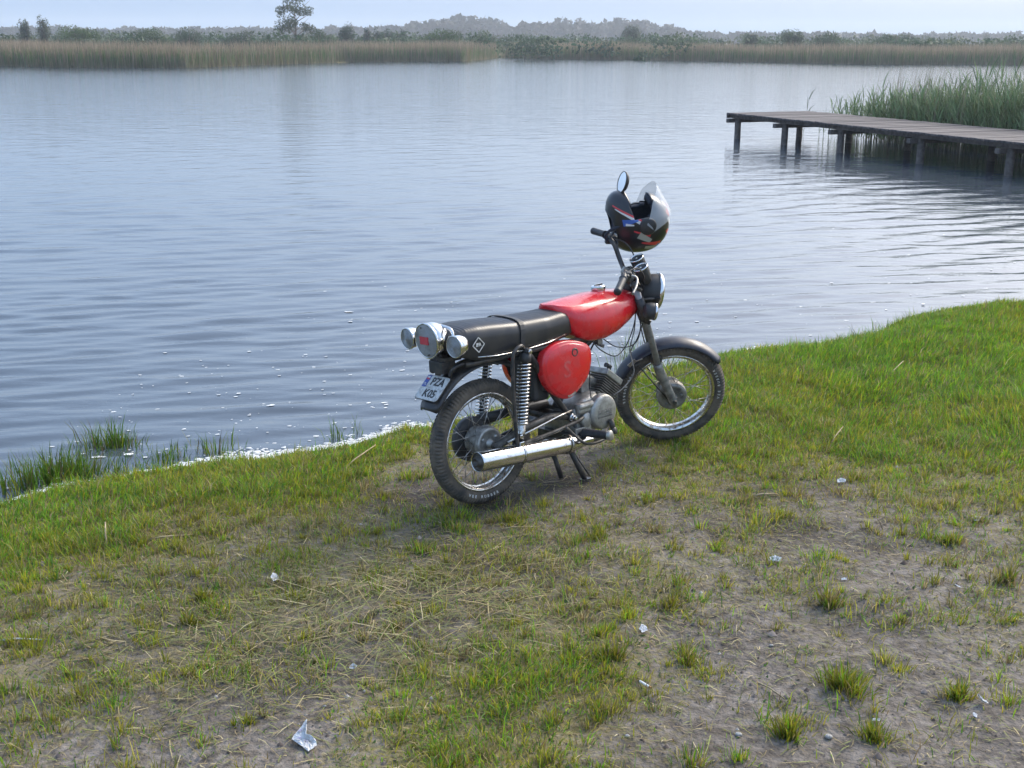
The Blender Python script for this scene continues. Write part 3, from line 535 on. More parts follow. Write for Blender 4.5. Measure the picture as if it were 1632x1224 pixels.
# ------------------------------------------------------------------ reeds behind the jetty
P = []
J0 = np.array([6.65, 27.88]); JD = np.array([.378, -.926]); JN = np.array([.926, .378])     # along the far side of the jetty; away from it
n = 5600; u = rng.uniform(-.2, 17, n)**1.0; w = rng.gamma(1.6, .75, n)+.12; k = (rng.random(n) < np.clip((u+.1)/2.2, .10, 1)) & (w < 4.5*np.clip((u+.8)/3, .22, 1)); u, w = u[k], w[k]; n = len(u)
bx_ = J0+JD*u[:, None]+JN*(w+.1)[:, None]; hh = rng.normal(1.14, .20, n)*np.clip(.72+u*.07, 0, 1.08)
base = np.stack([bx_[:, 0], bx_[:, 1], np.full(n, ZW-.15)], 1)
cs = pick(n, [(.10, .14, .06), (.16, .15, .08)], [3, 1]); ln = rng.uniform(.02, .16, n)
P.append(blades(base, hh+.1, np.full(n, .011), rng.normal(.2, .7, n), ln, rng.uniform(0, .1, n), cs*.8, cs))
for lv in range(7):
    fr = rng.uniform(.22, .92, n); b2_ = base+np.stack([0*fr, 0*fr, hh*fr], 1); a = rng.uniform(0, 6.283, n); cg = pick(n, [(.16, .23, .10), (.13, .19, .09), (.21, .25, .13)], [3, 3, 2])
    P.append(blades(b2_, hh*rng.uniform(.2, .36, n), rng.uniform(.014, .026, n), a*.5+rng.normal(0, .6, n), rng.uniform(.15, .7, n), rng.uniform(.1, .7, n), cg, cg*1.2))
m = 2600; u = rng.uniform(1.3, 17, m); w = rng.gamma(2, .8, m)+.2; b3 = J0+JD*u[:, None]+JN*w[:, None]; ct = pick(m, [(.24, .21, .15), (.17, .16, .11)], [1, 1])
P.append(blades(np.stack([b3[:, 0], b3[:, 1], np.full(m, ZW-.1)], 1), rng.normal(1.58, .2, m), np.full(m, .014), rng.normal(.3, .5, m), rng.uniform(.02, .2, m), rng.uniform(0, .2, m), ct, ct*1.1))
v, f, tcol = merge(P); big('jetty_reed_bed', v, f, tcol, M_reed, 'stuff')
# two loose reeds in front of the bed
for k, (x, y, lab, nn) in enumerate([(6.55, 27.9, 'lone thin reed standing just behind the outer end of the jetty', 5), (7.0, 27.4, 'short sparse reed between the lone reed and the reed bed', 6)]):
    b0 = np.zeros((nn, 3)); b0[:, :2] = rng.normal(0, .03, (nn, 2)); zz = rng.uniform(.0, .9, nn)*(1.15-.3*k); hs = MB()
    V = [blades(np.array([[0, 0, 0.]]), np.array([1.3-.35*k]), np.array([.014]), np.array([.1]), np.array([.1]), np.array([.12]), np.array([[.1, .13, .06]])),
         blades(np.stack([zz*.1, zz*0, zz], 1), np.full(nn, .34), np.full(nn, .024), rng.uniform(0, 6, nn), rng.uniform(.2, .6, nn), rng.uniform(.1, .5, nn), np.tile([[.07, .11, .05]], (nn, 1)))]
    v, f, c = merge(V); o = big('reed', v, f, c, M_reed); o.location = (x, y, ZW); tag(o, lab, 'reed')

# ------------------------------------------------------------------ jetty
M_deck = [mat('deck_board%d' % k, c, tuple(q*.62 for q in c), 9, .85, bump=.5, bscale=60, stretch=(1, .2, 1)) for k, c in enumerate([(.125, .105, .10), (.15, .128, .12), (.10, .086, .084)])]
M_beam = mat('wet_timber', (.085, .07, .062), (.15, .125, .11), 14, .8, bump=.5)
JR = Matrix.Rotation(math.atan2(-.926, .378), 4, 'Z')
jet = empty('jetty', mtx=Matrix.Translation((4.7, 27.05, ZW)) @ JR); tag(jet, 'long wooden plank jetty on round posts reaching out from the right bank', 'jetty')
# local x runs from the outer end to the shore, local +y is away from the camera
DT = .55; pl = {}
def plank_mesh(k):
    b = MB(); b.box((0, 0, 0), (.142, 2.12, .034)); o = mk('plank', b, M_deck[k], jet, bevel=0); return o
for k in range(112):
    q = k % 3 if rng.random() < .6 else int(rng.integers(0, 3))
    if q not in pl: o = plank_mesh(q); pl[q] = o
    else: o = pl[q].copy(); COL.objects.link(o)
    o.location = (.075+k*.152+(.03 if k > 52 else 0)+(.03 if k > 68 else 0), 1.0+rng.uniform(-.02, .02), DT-.017+rng.uniform(-.004, .004)); o.rotation_euler = (0, rng.uniform(-.008, .008), rng.uniform(-.008, .008))
for yy in (.09, 1.0, 1.92):
    b = MB(); b.box((8.6, yy, DT-.034-.0405), (17.2, .07, .078)); mk('beam', b, M_beam, jet, bevel=.006)
b = MB(); b.box((-.025, 1.0, DT-.07), (.045, 2.05, .09)); mk('end_board', b, M_beam, jet, bevel=.005)
for k, xx in enumerate((.12, 1.9, 3.75, 6.0, 8.1, 10.2, 12.4, 14.6)):
    b = MB(); b.box((xx, 1.0, DT-.034-.082-.045), (.1, 2.2, .088)); mk('cross_beam', b, M_beam, jet, bevel=.006)
    for yy in (.12, 1.72):
        b = MB(); b.tube([(xx+.08, yy, -.9), (xx+.08+rng.uniform(-.02, .02), yy, -.1), (xx+.08, yy, DT-.12)], [.075, .07, .066], 14); mk('post', b, M_beam, jet)

# ================================================================== motorcycle
# bike space: x forward, y to its left, z up, origin under the rear axle
BIKE = Matrix.Translation((-.11745, 4.91605, 0)) @ Matrix.Rotation(.74091, 4, 'Z') @ Matrix.Rotation(-.06929, 4, 'X')
AX = Vector((-math.sin(R(27)), 0, math.cos(R(27)))); CF = Vector((1.21, 0, .273)); PS = CF-.048*Vector((math.cos(R(27)), 0, math.sin(R(27))))
ST = Matrix.Translation(PS) @ Matrix.Rotation(-.71064, 4, AX) @ Matrix.Translation(-PS)
bike = empty('motorcycle', mtx=BIKE); tag(bike, 'red and black light motorcycle leaning on its stand at the water edge', 'motorcycle')

red = mat('red_paint', (.74, .014, .022), (.60, .03, .035), 16, .16, .45, coat=.5, bump=.04, bscale=40, ramp=(.4, .7))
black = mat('black_enamel', (.024, .023, .025), (.13, .105, .08), 24, .32, .7, ramp=(.46, .78))
navy = mat('dark_blue_enamel', (.016, .019, .034), (.06, .055, .05), 16, .42, .65, ramp=(.5, .78), coat=.05)
rubber = mat('tyre_rubber', (.042, .040, .038), (.17, .135, .10), 14, .75, .95, ramp=(.36, .68), bump=.15, bscale=120)
grip_m = mat('grip_rubber', (.022, .022, .026), (.04, .04, .042), 40, .5)
vinyl = mat('seat_vinyl', (.020, .020, .024), (.05, .046, .036), 9, .30, .45, ramp=(.45, .75), bump=.05, bscale=180, spec=.5)
chrome = mat('chrome', (.72, .71, .70), (.30, .24, .18), 30, .12, .42, metal=1, ramp=(.55, .78), bump=.03)
chrome2 = mat('pitted_chrome', (.66, .64, .60), (.20, .13, .08), 42, .20, .6, metal=1, ramp=(.52, .70), bump=.06)
alu = mat('cast_alloy', (.44, .43, .40), (.26, .25, .22), 40, .42, .6, metal=.75, ramp=(.4, .7), bump=.12, bscale=220)
alud = mat('dirty_alloy', (.32, .31, .28), (.17, .155, .14), 30, .5, .8, metal=.6, ramp=(.4, .65), bump=.2)
fin_m = mat('fin_alloy', (.30, .28, .25), (.15, .13, .11), 30, .5, .8, metal=.55, ramp=(.4, .65))
steel = mat('greasy_steel', (.10, .095, .085), (.05, .043, .036), 25, .42, .7, metal=.5, ramp=(.4, .65))
fork_m = mat('fork_steel', (.30, .30, .30), (.16, .15, .14), 30, .45, .65, metal=.45, ramp=(.4, .7))
spoke_m = mat('spoke_steel', (.55, .54, .52), (.25, .22, .2), 50, .3, metal=1)
white_m = mat('white_paint', (.7, .7, .68), (.5, .48, .44), 60, .6)
plate_m = mat('plate_white', (.55, .55, .54), (.33, .31, .28), 70, .5, ramp=(.45, .65))
inkm = mat('plate_ink', (.03, .03, .03), rough=.6); eu_m = mat('plate_blue', (.03, .07, .32), (.05, .08, .25), 50, .5); redm = mat('flag_red', (.55, .03, .05), rough=.5)
lens_g = mat('grey_lens', (.28, .29, .30), (.15, .155, .16), 60, .18, .4, ramp=(.4, .65), coat=.5, bump=.15)
lens_r = mat('red_lens', (.60, .02, .035), (.5, .03, .04), 90, .2, coat=.8)
glass_m = mat('headlamp_glass', (.6, .62, .62), (.5, .52, .54), 30, .08, metal=.35, coat=1)
dialm = mat('dial_face', (.03, .03, .032), rough=.3); plastic = mat('black_plastic', (.028, .028, .03), (.05, .048, .046), 20, .45, .6)
red_em = mat('red_paint_raised', (.58, .05, .06), (.62, .10, .10), 30, .25, .4, coat=.6)
worn = mat('bare_metal_scuff', (.5, .46, .42), (.3, .25, .2), 60, .5, metal=.6)

# ---------------- wheels
def wheel(mtx, front):
    w = empty('wheel', parent=bike, mtx=mtx)
    NS = 400; prof = [(-.025, .210), (-.0325, .222), (-.0365, .238), (-.0352, .249), (-.0315, .2585), (-.026, .2645), (-.018, .2688), (-.0085, .2722), (0, .2735), (.0085, .2722), (.018, .2688), (.026, .2645), (.0315, .2585), (.0352, .249), (.0365, .238), (.0325, .222), (.025, .210)]
    b = MB(); rings = []
    for i in range(NS):
        a = 2*math.pi*i/NS; ring = []
        for k, (y, r) in enumerate(prof):
            d = 0
            if k in (3, 4, 5, 11, 12, 13): d = -.006 if (i+(1 if k > 8 else 0)) % 4 < 2 else 0
            if k in (6, 10): d = -.0045 if i % 4 == (0 if k == 6 else 2) else 0
            if k in (7, 9): d = -.0038
            if k == 8: d = -.002 if i % 10 in (0, 1) else 0
            ring.append(((r+d)*math.cos(a), y, (r+d)*math.sin(a)))
        rings.append(ring)
    b.loft(rings, closed=True, open_ring=True); nk = len(prof)-1; b.sm = [not (3 <= q % nk <= 12) for q in range(len(b.f))]; tyre = mk('tyre', b, rubber, w)
    b = MB()
    for off, txt in ((R(262) if not front else R(35), 'VEE RUBBER'), (R(190), 'VEE RUBBER' if front else '')):
        r0 = .236; step = R(4.3) if len(txt) > 8 else R(4)
        for j, ch in enumerate(txt):
            if ch == ' ': continue
            aa = off+(j-(len(txt)-1)/2)*step*1.0
            def fn(x, y, d, aa=aa):
                q = aa+x/r0; rr = r0+y; yy = -np.interp(rr, [.210, .222, .238, .249, .2585], [.0255, .033, .037, .0357, .032])-d
                return (rr*math.cos(q), yy, rr*math.sin(q)) 
            # read from the right hand side, tops towards the rim
            def fn2(x, y, d, fn=fn): return fn(x, -y, d)
            text_mb(ch, .0165, .0006, fn2, mb=b, bold=.0004)
    mk('sidewall_lettering', b, white_m, w)
    b = MB(); b.lathe([(-.029, .215), (-.028, .206), (-.018, .199), (-.010, .1925), (.010, .1925), (.018, .199), (.028, .206), (.029, .215), (.024, .216), (.021, .209), (-.021, .209), (-.024, .216)], (0, 0, 0), (0, 1, 0), 96, True)
    mk('rim', b, chrome2, w)
    b = MB()
    b.lathe([(-.052, .022), (-.053, .060), (-.050, .070), (-.040, .074), (-.034, .070), (-.028, .074), (-.022, .070), (-.016, .074), (-.008, .07), (.010, .052), (.03, .050), (.034, .062), (.04, .062), (.043, .03), (.043, 0)], (0, 0, 0), (0, 1, 0), 48)
    hub = mk('hub', b, alud, w)
    b = MB(); b.lathe([(-.0535, 0), (-.0535, .05), (-.056, .052), (-.057, .064), (-.053, .067)], (0, 0, 0), (0, 1, 0), 40); b.lathe([(-.075, 0), (-.075, .014), (-.055, .022)], (0, 0, 0), (0, 1, 0), 16)
    for q in (35, 150, 260): b.lathe([(-.060, 0), (-.060, .006), (-.054, .008)], (.043*math.cos(R(q)), 0, .043*math.sin(R(q))), (0, 1, 0), 8)
    mk('brake_plate', b, alu if not front else alud, w)
    b = MB(); b.tube([(0, -.125 if not front else -.105, 0), (0, .125 if not front else .105, 0)], .008, 8); b.lathe([(-.118, 0), (-.118, .012), (-.108, .013), (-.106, 0)] if not front else [(-.11, 0), (-.11, .011), (-.1, .012), (-.098, 0)], (0, 0, 0), (0, 1, 0), 6, sm=False); mk('axle', b, steel, w)
    first = None
    for k in range(36):
        side = -1 if k % 2 else 1; a0 = 2*math.pi*k/36; sw = R(38)*(1 if (k//2) % 2 else -1)
        if k < 4:
            p0 = Vector((.060*math.cos(sw), side*.034, .060*math.sin(sw))); p1 = Vector((.197, side*.004, 0))
            b = MB(); b.tube([p0, p1], .0016, 5); o = mk('spoke', b, spoke_m, w); o.rotation_euler = (0, -a0, 0)
            wheel.sp[(side, (k//2) % 2)] = o.data
        else:
            o = bpy.data.objects.new('spoke', wheel.sp[(side, (k//2) % 2)]); COL.objects.link(o); o.parent = w; o.rotation_euler = (0, -a0, 0)
    return w
wheel.sp = {}
wheel(Matrix.Translation((0, 0, .273)), False)
wheel(ST @ Matrix.Translation(CF) @ Matrix.Rotation(.3, 4, 'Y'), True)

# ---------------- fenders
def fender(c, rr, a0, a1, half, dep, name, m, mtx=None, n=40, thick=.0018):
    b = MB(); rings = []
    for i in range(n+1):
        a = R(a0+(a1-a0)*i/n); t = min(i, n-i)/n; hw = half*(1-.25*max(0, 1-t*14)**2); ring = []
        for k in range(13):
            q = -1+2*k/12; y = hw*math.sin(q*math.pi/2); r = rr-dep*(1-math.cos(q*math.pi/2))
            if abs(q) < .12: r += .0015
            ring.append((c[0]+r*math.cos(a), y, c[1]+r*math.sin(a)))
        rings.append(ring)
    b.loft(rings, open_ring=True); return mk(name, b, m, bike, mtx, solid=thick)
ff = fender((1.21, .273), .294, 42, 170, .052, .026, 'fender', navy, ST)
b = MB()
for s in (-1, 1):
    b.tube([(1.105, s*.083, .45), (1.09, s*.060, .50), (1.08, s*.045, .535)], .006, 8); b.box((1.095, s*.062, .485), (.05, .035, .03))
    b.tube([(1.205, s*.085, .25), (1.02, s*.06, .44)], .004, 6)
mk('fender_stay', b, steel, bike, ST)
b = MB(); b.box((.985, -.052, .452), (.045, .003, .018), Matrix.Rotation(-R(50), 3, 'Y')); b.box((1.01, -.0545, .468), (.05, .003, .006), Matrix.Rotation(-R(28), 3, 'Y')); mk('fender_scuff', b, worn, bike, ST)
fender((0, .300), .343, 60, 150, .062, .030, 'fender', black)
fr = MB()
for s in (-1, 1): fr.tube(bez([(-.20, s*.055, .60), (-.17, s*.07, .64), (-.02, s*.085, .648), (.12, s*.09, .648)]), .009, 8)
fr.tube([(-.215, 0, .60), (-.20, 0, .68), (-.19, 0, .73)], .014, 8); fr.box((-.19, 0, .635), (.07, .09, .05)); fr.box((-.17, 0, .668), (.09, .10, .02))
mk('tail_bracket', fr, black, bike, bevel=.004)

# ---------------- number plate
pc = Vector((-.2475, 0, .553)); pu = Vector((.082, 0, .079)).normalized()        # pu: up along the plate, outward normal points back and down
pn = Vector((-pu.z, 0, pu.x))
def P_(x, y, d): return pc+Vector((0, -1, 0))*x+pu*y+pn*d
def rrect(w, h, r, n=4):
    out = []
    for cx, cy, a in ((w/2-r, h/2-r, 0), (-w/2+r, h/2-r, 90), (-w/2+r, -h/2+r, 180), (w/2-r, -h/2+r, 270)):
        for k in range(n+1): q = R(a+90*k/n); out.append((cx+r*math.cos(q), cy+r*math.sin(q)))
    return out
b = MB(); b.prism(rrect(.142, .118, .012), P_, 0, .0022); plate = mk('number_plate', b, plate_m, bike)
b = MB(); b.prism(rrect(.026, .058, .002), lambda x, y, d: P_(x-.056, y+.027, d), .0022, .0028); mk('country_band', b, eu_m, plate)
b = MB(); b.prism(rrect(.017, .008, .0005), lambda x, y, d: P_(x-.056, y+.046, d), .0028, .0033); mk('flag_white', b, white_m, plate)
b = MB(); b.prism(rrect(.017, .008, .0005), lambda x, y, d: P_(x-.056, y+.038, d), .0028, .0033); mk('flag_red', b, redm, plate)
b = MB(); text_mb('PL', .017, .0034, lambda x, y, d: P_(x-.056, y+.012, d if d else .0028), mb=b); mk('country_letters', b, white_m, plate)
b = MB(); text_mb('PZA', .052, .0034, lambda x, y, d: P_(x*.86+.014, y+.028, d if d else .0022), mb=b, bold=.0012); text_mb('K05', .052, .0034, lambda x, y, d: P_(x*.9+.006, y-.03, d if d else .0022), mb=b, bold=.0012)
mk('plate_characters', b, inkm, plate)
b = MB(); b.prism(rrect(.146, .122, .013), lambda x, y, d: P_(x, y, d), -.003, -.0005); mk('plate_backing', b, black, plate)

# ---------------- rear lights
def lamp(name, c, ax, r, dep, body, lens, mtx=None, rim=None, seg=36):
    c = Vector(c); a, u, w = frame(ax); b = MB()
    b.lathe([(-dep, 0), (-dep, r*.62), (-dep*.86, r*.86), (-dep*.5, r*.97), (0, r), (.002, r*.97)], c, a, seg); o = mk(name, b, body, bike, mtx)
    b = MB(); rp_ = [(-.002, r*.965), (.004, r*.95)]
    for k in range(1, 25): f = .95*(1-k/25); rp_.append((.004+.0075*(1-f*f)+(.0011 if k % 2 else 0), r*f))
    b.lathe(rp_+[(.0118, 0)], c, a, seg, sm=False); mk('lens', b, lens, o)
    if rim: b = MB(); b.lathe([(-.006, r*1.0), (-.004, r*1.045), (.003, r*1.045), (.006, r*.97), (.002, r*.95)], c, a, seg, True); mk('trim_ring', b, rim, o)
    return o
tl = lamp('tail_light', (-.262, 0, .752), (-1, 0, -.08), .072, .078, chrome, lens_g, rim=chrome)
a, u, w = frame((-1, 0, -.08)); tc_ = Vector((-.262, 0, .752))
b = MB(); b.prism(rrect(.052, .032, .002), lambda x, y, d: tc_+a*(d+.008)+Vector((0, -1, 0))*x+Vector((-.08, 0, 1)).normalized()*(y+.004), 0, .0075); mk('red_reflector', b, lens_r, tl)
b = MB()
for q in (70, 250): b.lathe([(.006, .004), (.0135, .004), (.0145, 0)], tc_+Vector((0, math.cos(R(q))*.058, math.sin(R(q))*.058)), a, 8)
mk('lens_screw', b, steel, tl)
for s in (1, -1):
    o = lamp('turn_signal', (-.243, s*.152, .742), (-1, s*.05, -.05), .044, .05, chrome, lens_g, rim=chrome)
    b = MB(); b.tube([(-.215, s*.15, .728), (-.19, s*.10, .70), (-.18, s*.03, .685)], .007, 8); mk('stalk', b, black, o)

# ---------------- seat
b = MB(); xs = np.linspace(-.205, .545, 188); rings = []
for i, x in enumerate(xs):
    zt = np.interp(x, [-.205, -.185, -.14, -.08, 0, .15, .33, .42, .49, .525, .545], [.768, .79, .801, .803, .799, .788, .784, .787, .776, .75, .722])
    zb = np.interp(x, [-.205, -.15, -.1, .0, .3, .45, .545], [.702, .672, .656, .648, .654, .672, .70])
    hw = np.interp(x, [-.205, -.17, -.1, .1, .3, .45, .52, .545], [.098, .112, .118, .122, .118, .102, .078, .055])
    rib = .0036*(.5+.5*math.cos(2*math.pi*x/.0145)); h = zt-zb
    prof = [(0, zt), (.25, zt-.001), (.5, zt-.003), (.7, zt-.007), (.84, zt-.014), (.93, zt-.026), (.985, zt-.042), (1, zt-.06), (1.0, zb+.045), (.985, zb+.02), (.95, zb+.006), (.9, zb), (.5, zb), (.2, zb)]
    rg = []
    for sgn, ps in ((-1, prof), (1, prof[::-1])):
        for k, (f, z) in enumerate(ps):
            if sgn == 1 and f == 0: continue
            top = 1 if (f < .8 and z > (zt+zb)/2) else 0
            rg.append((x, sgn*f*hw, max(z, zb)-rib*top+(.0)))
    rg = rg[:14]+rg[14:]
    rings.append(rg)
b.loft(rings); seat = mk('seat', b, vinyl, bike)
b = MB()
def seatpt(x, off=.003):
    zt = np.interp(x, [-.205, -.14, 0, .15, .33], [.768, .801, .799, .788, .784]); zb = .652; hw = .1215+off
    pr = [(1, zb+.01), (1.0, zb+.045), (1.0, zt-.06), (.985, zt-.042), (.93, zt-.024), (.84, zt-.012), (.7, zt-.005), (.5, zt-.001), (0, zt+.002)]
    pts = [Vector((x+.002*k, -f*hw, z+off*.6)) for k, (f, z) in enumerate(pr)]+[Vector((x+.02, f*hw, z+off*.6)) for f, z in pr[::-1][1:]]
    return pts
rr_ = [[p+Vector((-.011, 0, 0)), p+Vector((.011, 0, 0))] for p in seatpt(.148, .003)]
b.loft(rr_, open_ring=True, sm=False); mk('strap', b, plastic, seat, solid=.0035)
b = MB(); b.tube([(x, y, z) for x, y, z in ((-.1, -.123, .672), (0, -.126, .662), (.15, -.127, .660), (.3, -.122, .668), (.42, -.11, .685))], .003, 6); mk('piping', b, chrome2, seat)
# diamond badge with three letters
lc = Vector((-.092, -.1215, .722)); fnb = lambda x, y, d: lc+Vector((x, -d, y))
b = MB(); D = .031
for (x0, y0), (x1, y1) in (((-D, 0), (0, D)), ((0, D), (D, 0)), ((D, 0), (0, -D)), ((0, -D), (-D, 0))):
    dx, dy = x1-x0, y1-y0; l = math.hypot(dx, dy); nx_, ny_ = -dy/l*.002, dx/l*.002
    b.prism([(x0-nx_, y0-ny_), (x1-nx_, y1-ny_), (x1+nx_, y1+ny_), (x0+nx_, y0+ny_)], fnb, 0, .002)
text_mb('IFA', .02, .002, fnb, mb=b, bold=.0006); mk('badge', b, white_m, seat)
# grab hoop at the back of the seat
b = MB(); b.tube(bez([(-.208, -.108, .700), (-.21, -.108, .760), (-.208, -.095, .797), (-.205, -.06, .806), (-.203, 0, .808), (-.205, .06, .806), (-.208, .095, .797), (-.21, .108, .76), (-.208, .108, .70)], 5), .0065, 8); mk('grab_rail', b, chrome, bike)

# ---------------- tank
b = MB(); rings = []
T_ = [(.405, .807, .804, .030, .034, .797), (.43, .812, .796, .060, .075, .745), (.47, .817, .789, .083, .112, .680), (.53, .822, .787, .094, .130, .637), (.60, .826, .786, .100, .138, .618), (.68, .829, .787, .103, .140, .616), (.76, .830, .790, .098, .134, .634), (.84, .824, .793, .085, .116, .664), (.90, .813, .792, .068, .094, .688), (.95, .797, .782, .050, .070, .706), (.985, .778, .766, .034, .048, .722), (1.0, .760, .752, .018, .028, .732)]
def samp(T_, n):
    out = []; xs = [t[0] for t in T_]
    for i in range(n+1):
        x = xs[0]+(xs[-1]-xs[0])*i/n; out.append([x]+[float(np.interp(x, xs, [t[k] for t in T_])) for k in range(1, 6)])
    return out
for x, zt, zc, yc, yw, zb in samp(T_, 26):
    h = zc-zb; pr = [(0, zt), (yc*.4, zt-(zt-zc)*.12), (yc*.75, zt-(zt-zc)*.45), (yc*.98, zc+.010), (yc*1.08, zc+.001), (yw*.955, zc-h*.13), (yw, zc-h*.45), (yw*.985, zc-h*.66), (yw*.90, zc-h*.84), (yw*.72, zb+h*.04), (yw*.45, zb), (0, zb)]
    rings.append([(x, -y, z) for y, z in pr]+[(x, y, z) for y, z in pr[::-1][1:-1]])
b.loft(rings); tank = mk('fuel_tank', b, red, bike, subs=2)
cl = tank.data.attributes.new('crease_edge', 'FLOAT', 'EDGE'); nr = len(rings[0])
for e in tank.data.edges:
    i0, i1 = e.vertices[0] % nr, e.vertices[1] % nr
    if i0 == i1 and i0 in (4, nr-4): cl.data[e.index].value = .9
b = MB(); fc = Vector((.745, 0, .826)); b.lathe([(-.004, .031), (.004, .031), (.006, .034), (.020, .034), (.024, .030), (.025, 0)], fc, (-.06, 0, 1), 32); b.box(fc+Vector((0, 0, .027)), (.05, .008, .008)); mk('fuel_cap', b, chrome, tank, bevel=.001)

# ---------------- side covers
CV_ = [(.296, .647), (.345, .660), (.411, .661), (.475, .648), (.525, .627), (.547, .600), (.552, .560), (.543, .520), (.521, .475), (.470, .433), (.425, .408), (.399, .402), (.362, .409), (.325, .431), (.283, .472), (.258, .515), (.248, .560), (.253, .600), (.268, .628)]
cc = Vector((.40, 0, .54))
for s in (-1, 1):
    b = MB(); rings = []; pts = bez([(x, 0, z) for x, z in CV_+CV_[:1]], 3)[:-1]
    for sc, yy in ((1.0, .100), (1.0, .128), (.985, .134), (.955, .1365), (.90, .1372), (.885, .1405), (.86, .142), (.6, .146), (.3, .148), (.01, .1485)):
        rings.append([(cc.x+(p.x-cc.x)*sc, s*yy, cc.z+(p.z-cc.z)*sc) for p in pts])
    b.loft(rings, cap=(0, 1)); sc_ = mk('side_cover', b, red, bike)
    b = MB(); b.lathe([(0, .019), (.007, .019), (.008, .014), (.002, .010), (.002, 0)], (.436, s*.140, .606), (0, s, 0), 20); mk('lock_knob', b, steel, sc_)
    fs = lambda x, y, d, s=s: (.385-s*x, s*(.1455+d), .535+y)
    b = MB(); text_mb('S', .105, .0035, fs, mb=b, bold=.0010); mk('emblem', b, red_em, sc_)
    b = MB(); b.box((.415, s*.1405, .421), (.05, .002, .012), Matrix.Rotation(-R(14), 3, 'Y')); 
    if s < 0: mk('paint_scuff', b, worn, sc_)
b = MB(); b.box((.40, 0, .54), (.22, .19, .19)); b.box((.30, 0, .50), (.1, .15, .2)); mk('air_box', b, plastic, bike, bevel=.02)

# ---------------- frame
b = MB()
b.tube([AX*.0+Vector((.985, 0, .735)), Vector((.955, 0, .80)), Vector((.93, 0, .845))], .026, 16)
b.tube(bez([(.985, 0, .735), (.82, 0, .655), (.66, 0, .60), (.53, 0, .48), (.45, 0, .33)]), .021, 12)
for s in (-1, 1):
    b.tube(bez([(.70, s*.02, .62), (.58, s*.07, .635), (.4, s*.095, .645), (.15, s*.098, .645), (-.14, s*.085, .640)]), .0115, 10)
    b.tube(bez([(.19, s*.10, .645), (.24, s*.103, .58), (.33, s*.10, .44), (.44, s*.098, .305)]), .0135, 10)
    b.tube([(.44, s*.098, .305), (.50, s*.09, .22), (.47, s*.09, .17)], .012, 10)
b.tube([(.44, -.115, .305), (.44, .115, .305)], .017, 12); b.box((.47, 0, .20), (.09, .2, .05))
mk('frame', b, black, bike)
b = MB(); b.lathe([(0, .012), (.012, .012), (.014, .009), (.024, .009), (.026, 0)], (.441, -.113, .305), (0, -1, 0), 6, sm=False); b.lathe([(0, .018), (.004, .018), (.005, 0)], (.441, -.112, .305), (0, -1, 0), 16); mk('pivot_bolt', b, chrome2, bike)
b = MB()
for s in (-1, 1): b.tube([(.45, s*.085, .31), (.30, s*.108, .335), (.14, s*.112, .318), (.04, s*.11, .285), (-.03, s*.11, .270)], [.018, .017, .016, .018, .014], 12)
b.tube([(.33, -.1, .325), (.33, .1, .325)], .014, 8); mk('swing_arm', b, steel, bike)
b = MB(); b.tube([(.42, -.13, .345), (.33, -.134, .335), (.185, -.134, .309), (.03, -.134, .285)], .0045, 8); mk('brake_rod', b, chrome2, bike)
b = MB(); b.tube(bez([(.50, -.12, .295), (.445, -.133, .288), (.30, -.135, .272), (.139, -.137, .262), (.09, -.137, .255)]), .009, 8); mk('exhaust_hanger', b, steel, bike)

# ---------------- shocks
def shock(s):
    p0, p1 = Vector((.102, s*.132, .262)), Vector((.166, s*.122, .655)); ax = (p1-p0).normalized(); L = (p1-p0).length; a, u, w = frame(ax)
    b = MB(); b.lathe([(0, .014), (.02, .014), (.021, .018), (.10, .019), (.101, .013), (.11, .012), (L-.05, .012), (L-.045, .027), (L-.012, .025), (L-.008, .012), (L, .012)], p0, ax, 20)
    for p in (p0, p1): b.tube([p-Vector((0, .02, 0)), p+Vector((0, .02, 0))], .014, 12)
    o = mk('shock_absorber', b, plastic, bike)
    b = MB(); n = 17; pts = []; h0, h1 = .095, L-.05
    for i in range(n*14+1):
        t = i/(n*14); q = 2*math.pi*n*t; pts.append(p0+ax*(h0+(h1-h0)*t)+(u*math.cos(q)+w*math.sin(q))*.0265)
    b.tube(pts, .0042, 7); mk('spring', b, chrome, o)
    b = MB(); b.lathe([(0, .0205), (.045, .0205), (.047, .017)], p0+ax*.045, ax, 20); b.lathe([(.0, .0), (.0, .031), (.006, .031), (.006, 0)], p0+ax*.088, ax, 20); mk('spring_cup', b, chrome2, o)
    b = MB(); b.lathe([(0, .011), (.012, .011), (.013, .007), (.018, .007), (.0185, 0)], p1-Vector((0, -s*.018, 0)), (0, s, 0), 6, sm=False); mk('bolt', b, chrome, o)
for s in (-1, 1): shock(s)
b = MB(); b.tube(bez([(.150, -.128, .668), (.118, -.146, .686), (.082, -.150, .672), (.066, -.150, .640), (.062, -.150, .50), (.066, -.152, .32), (.078, -.150, .245), (.088, -.145, .215)], 6), .0085, 10)
b.box((.092, -.143, .250), (.018, .02, .05)); mk('muffler_stay', b, black, bike)
b = MB(); b.box((.09, -.157, .263), (.026, .012, .034)); b.box((.09, -.157, .30), (.018, .008, .02)); mk('stay_clip', b, chrome, bike, bevel=.004)

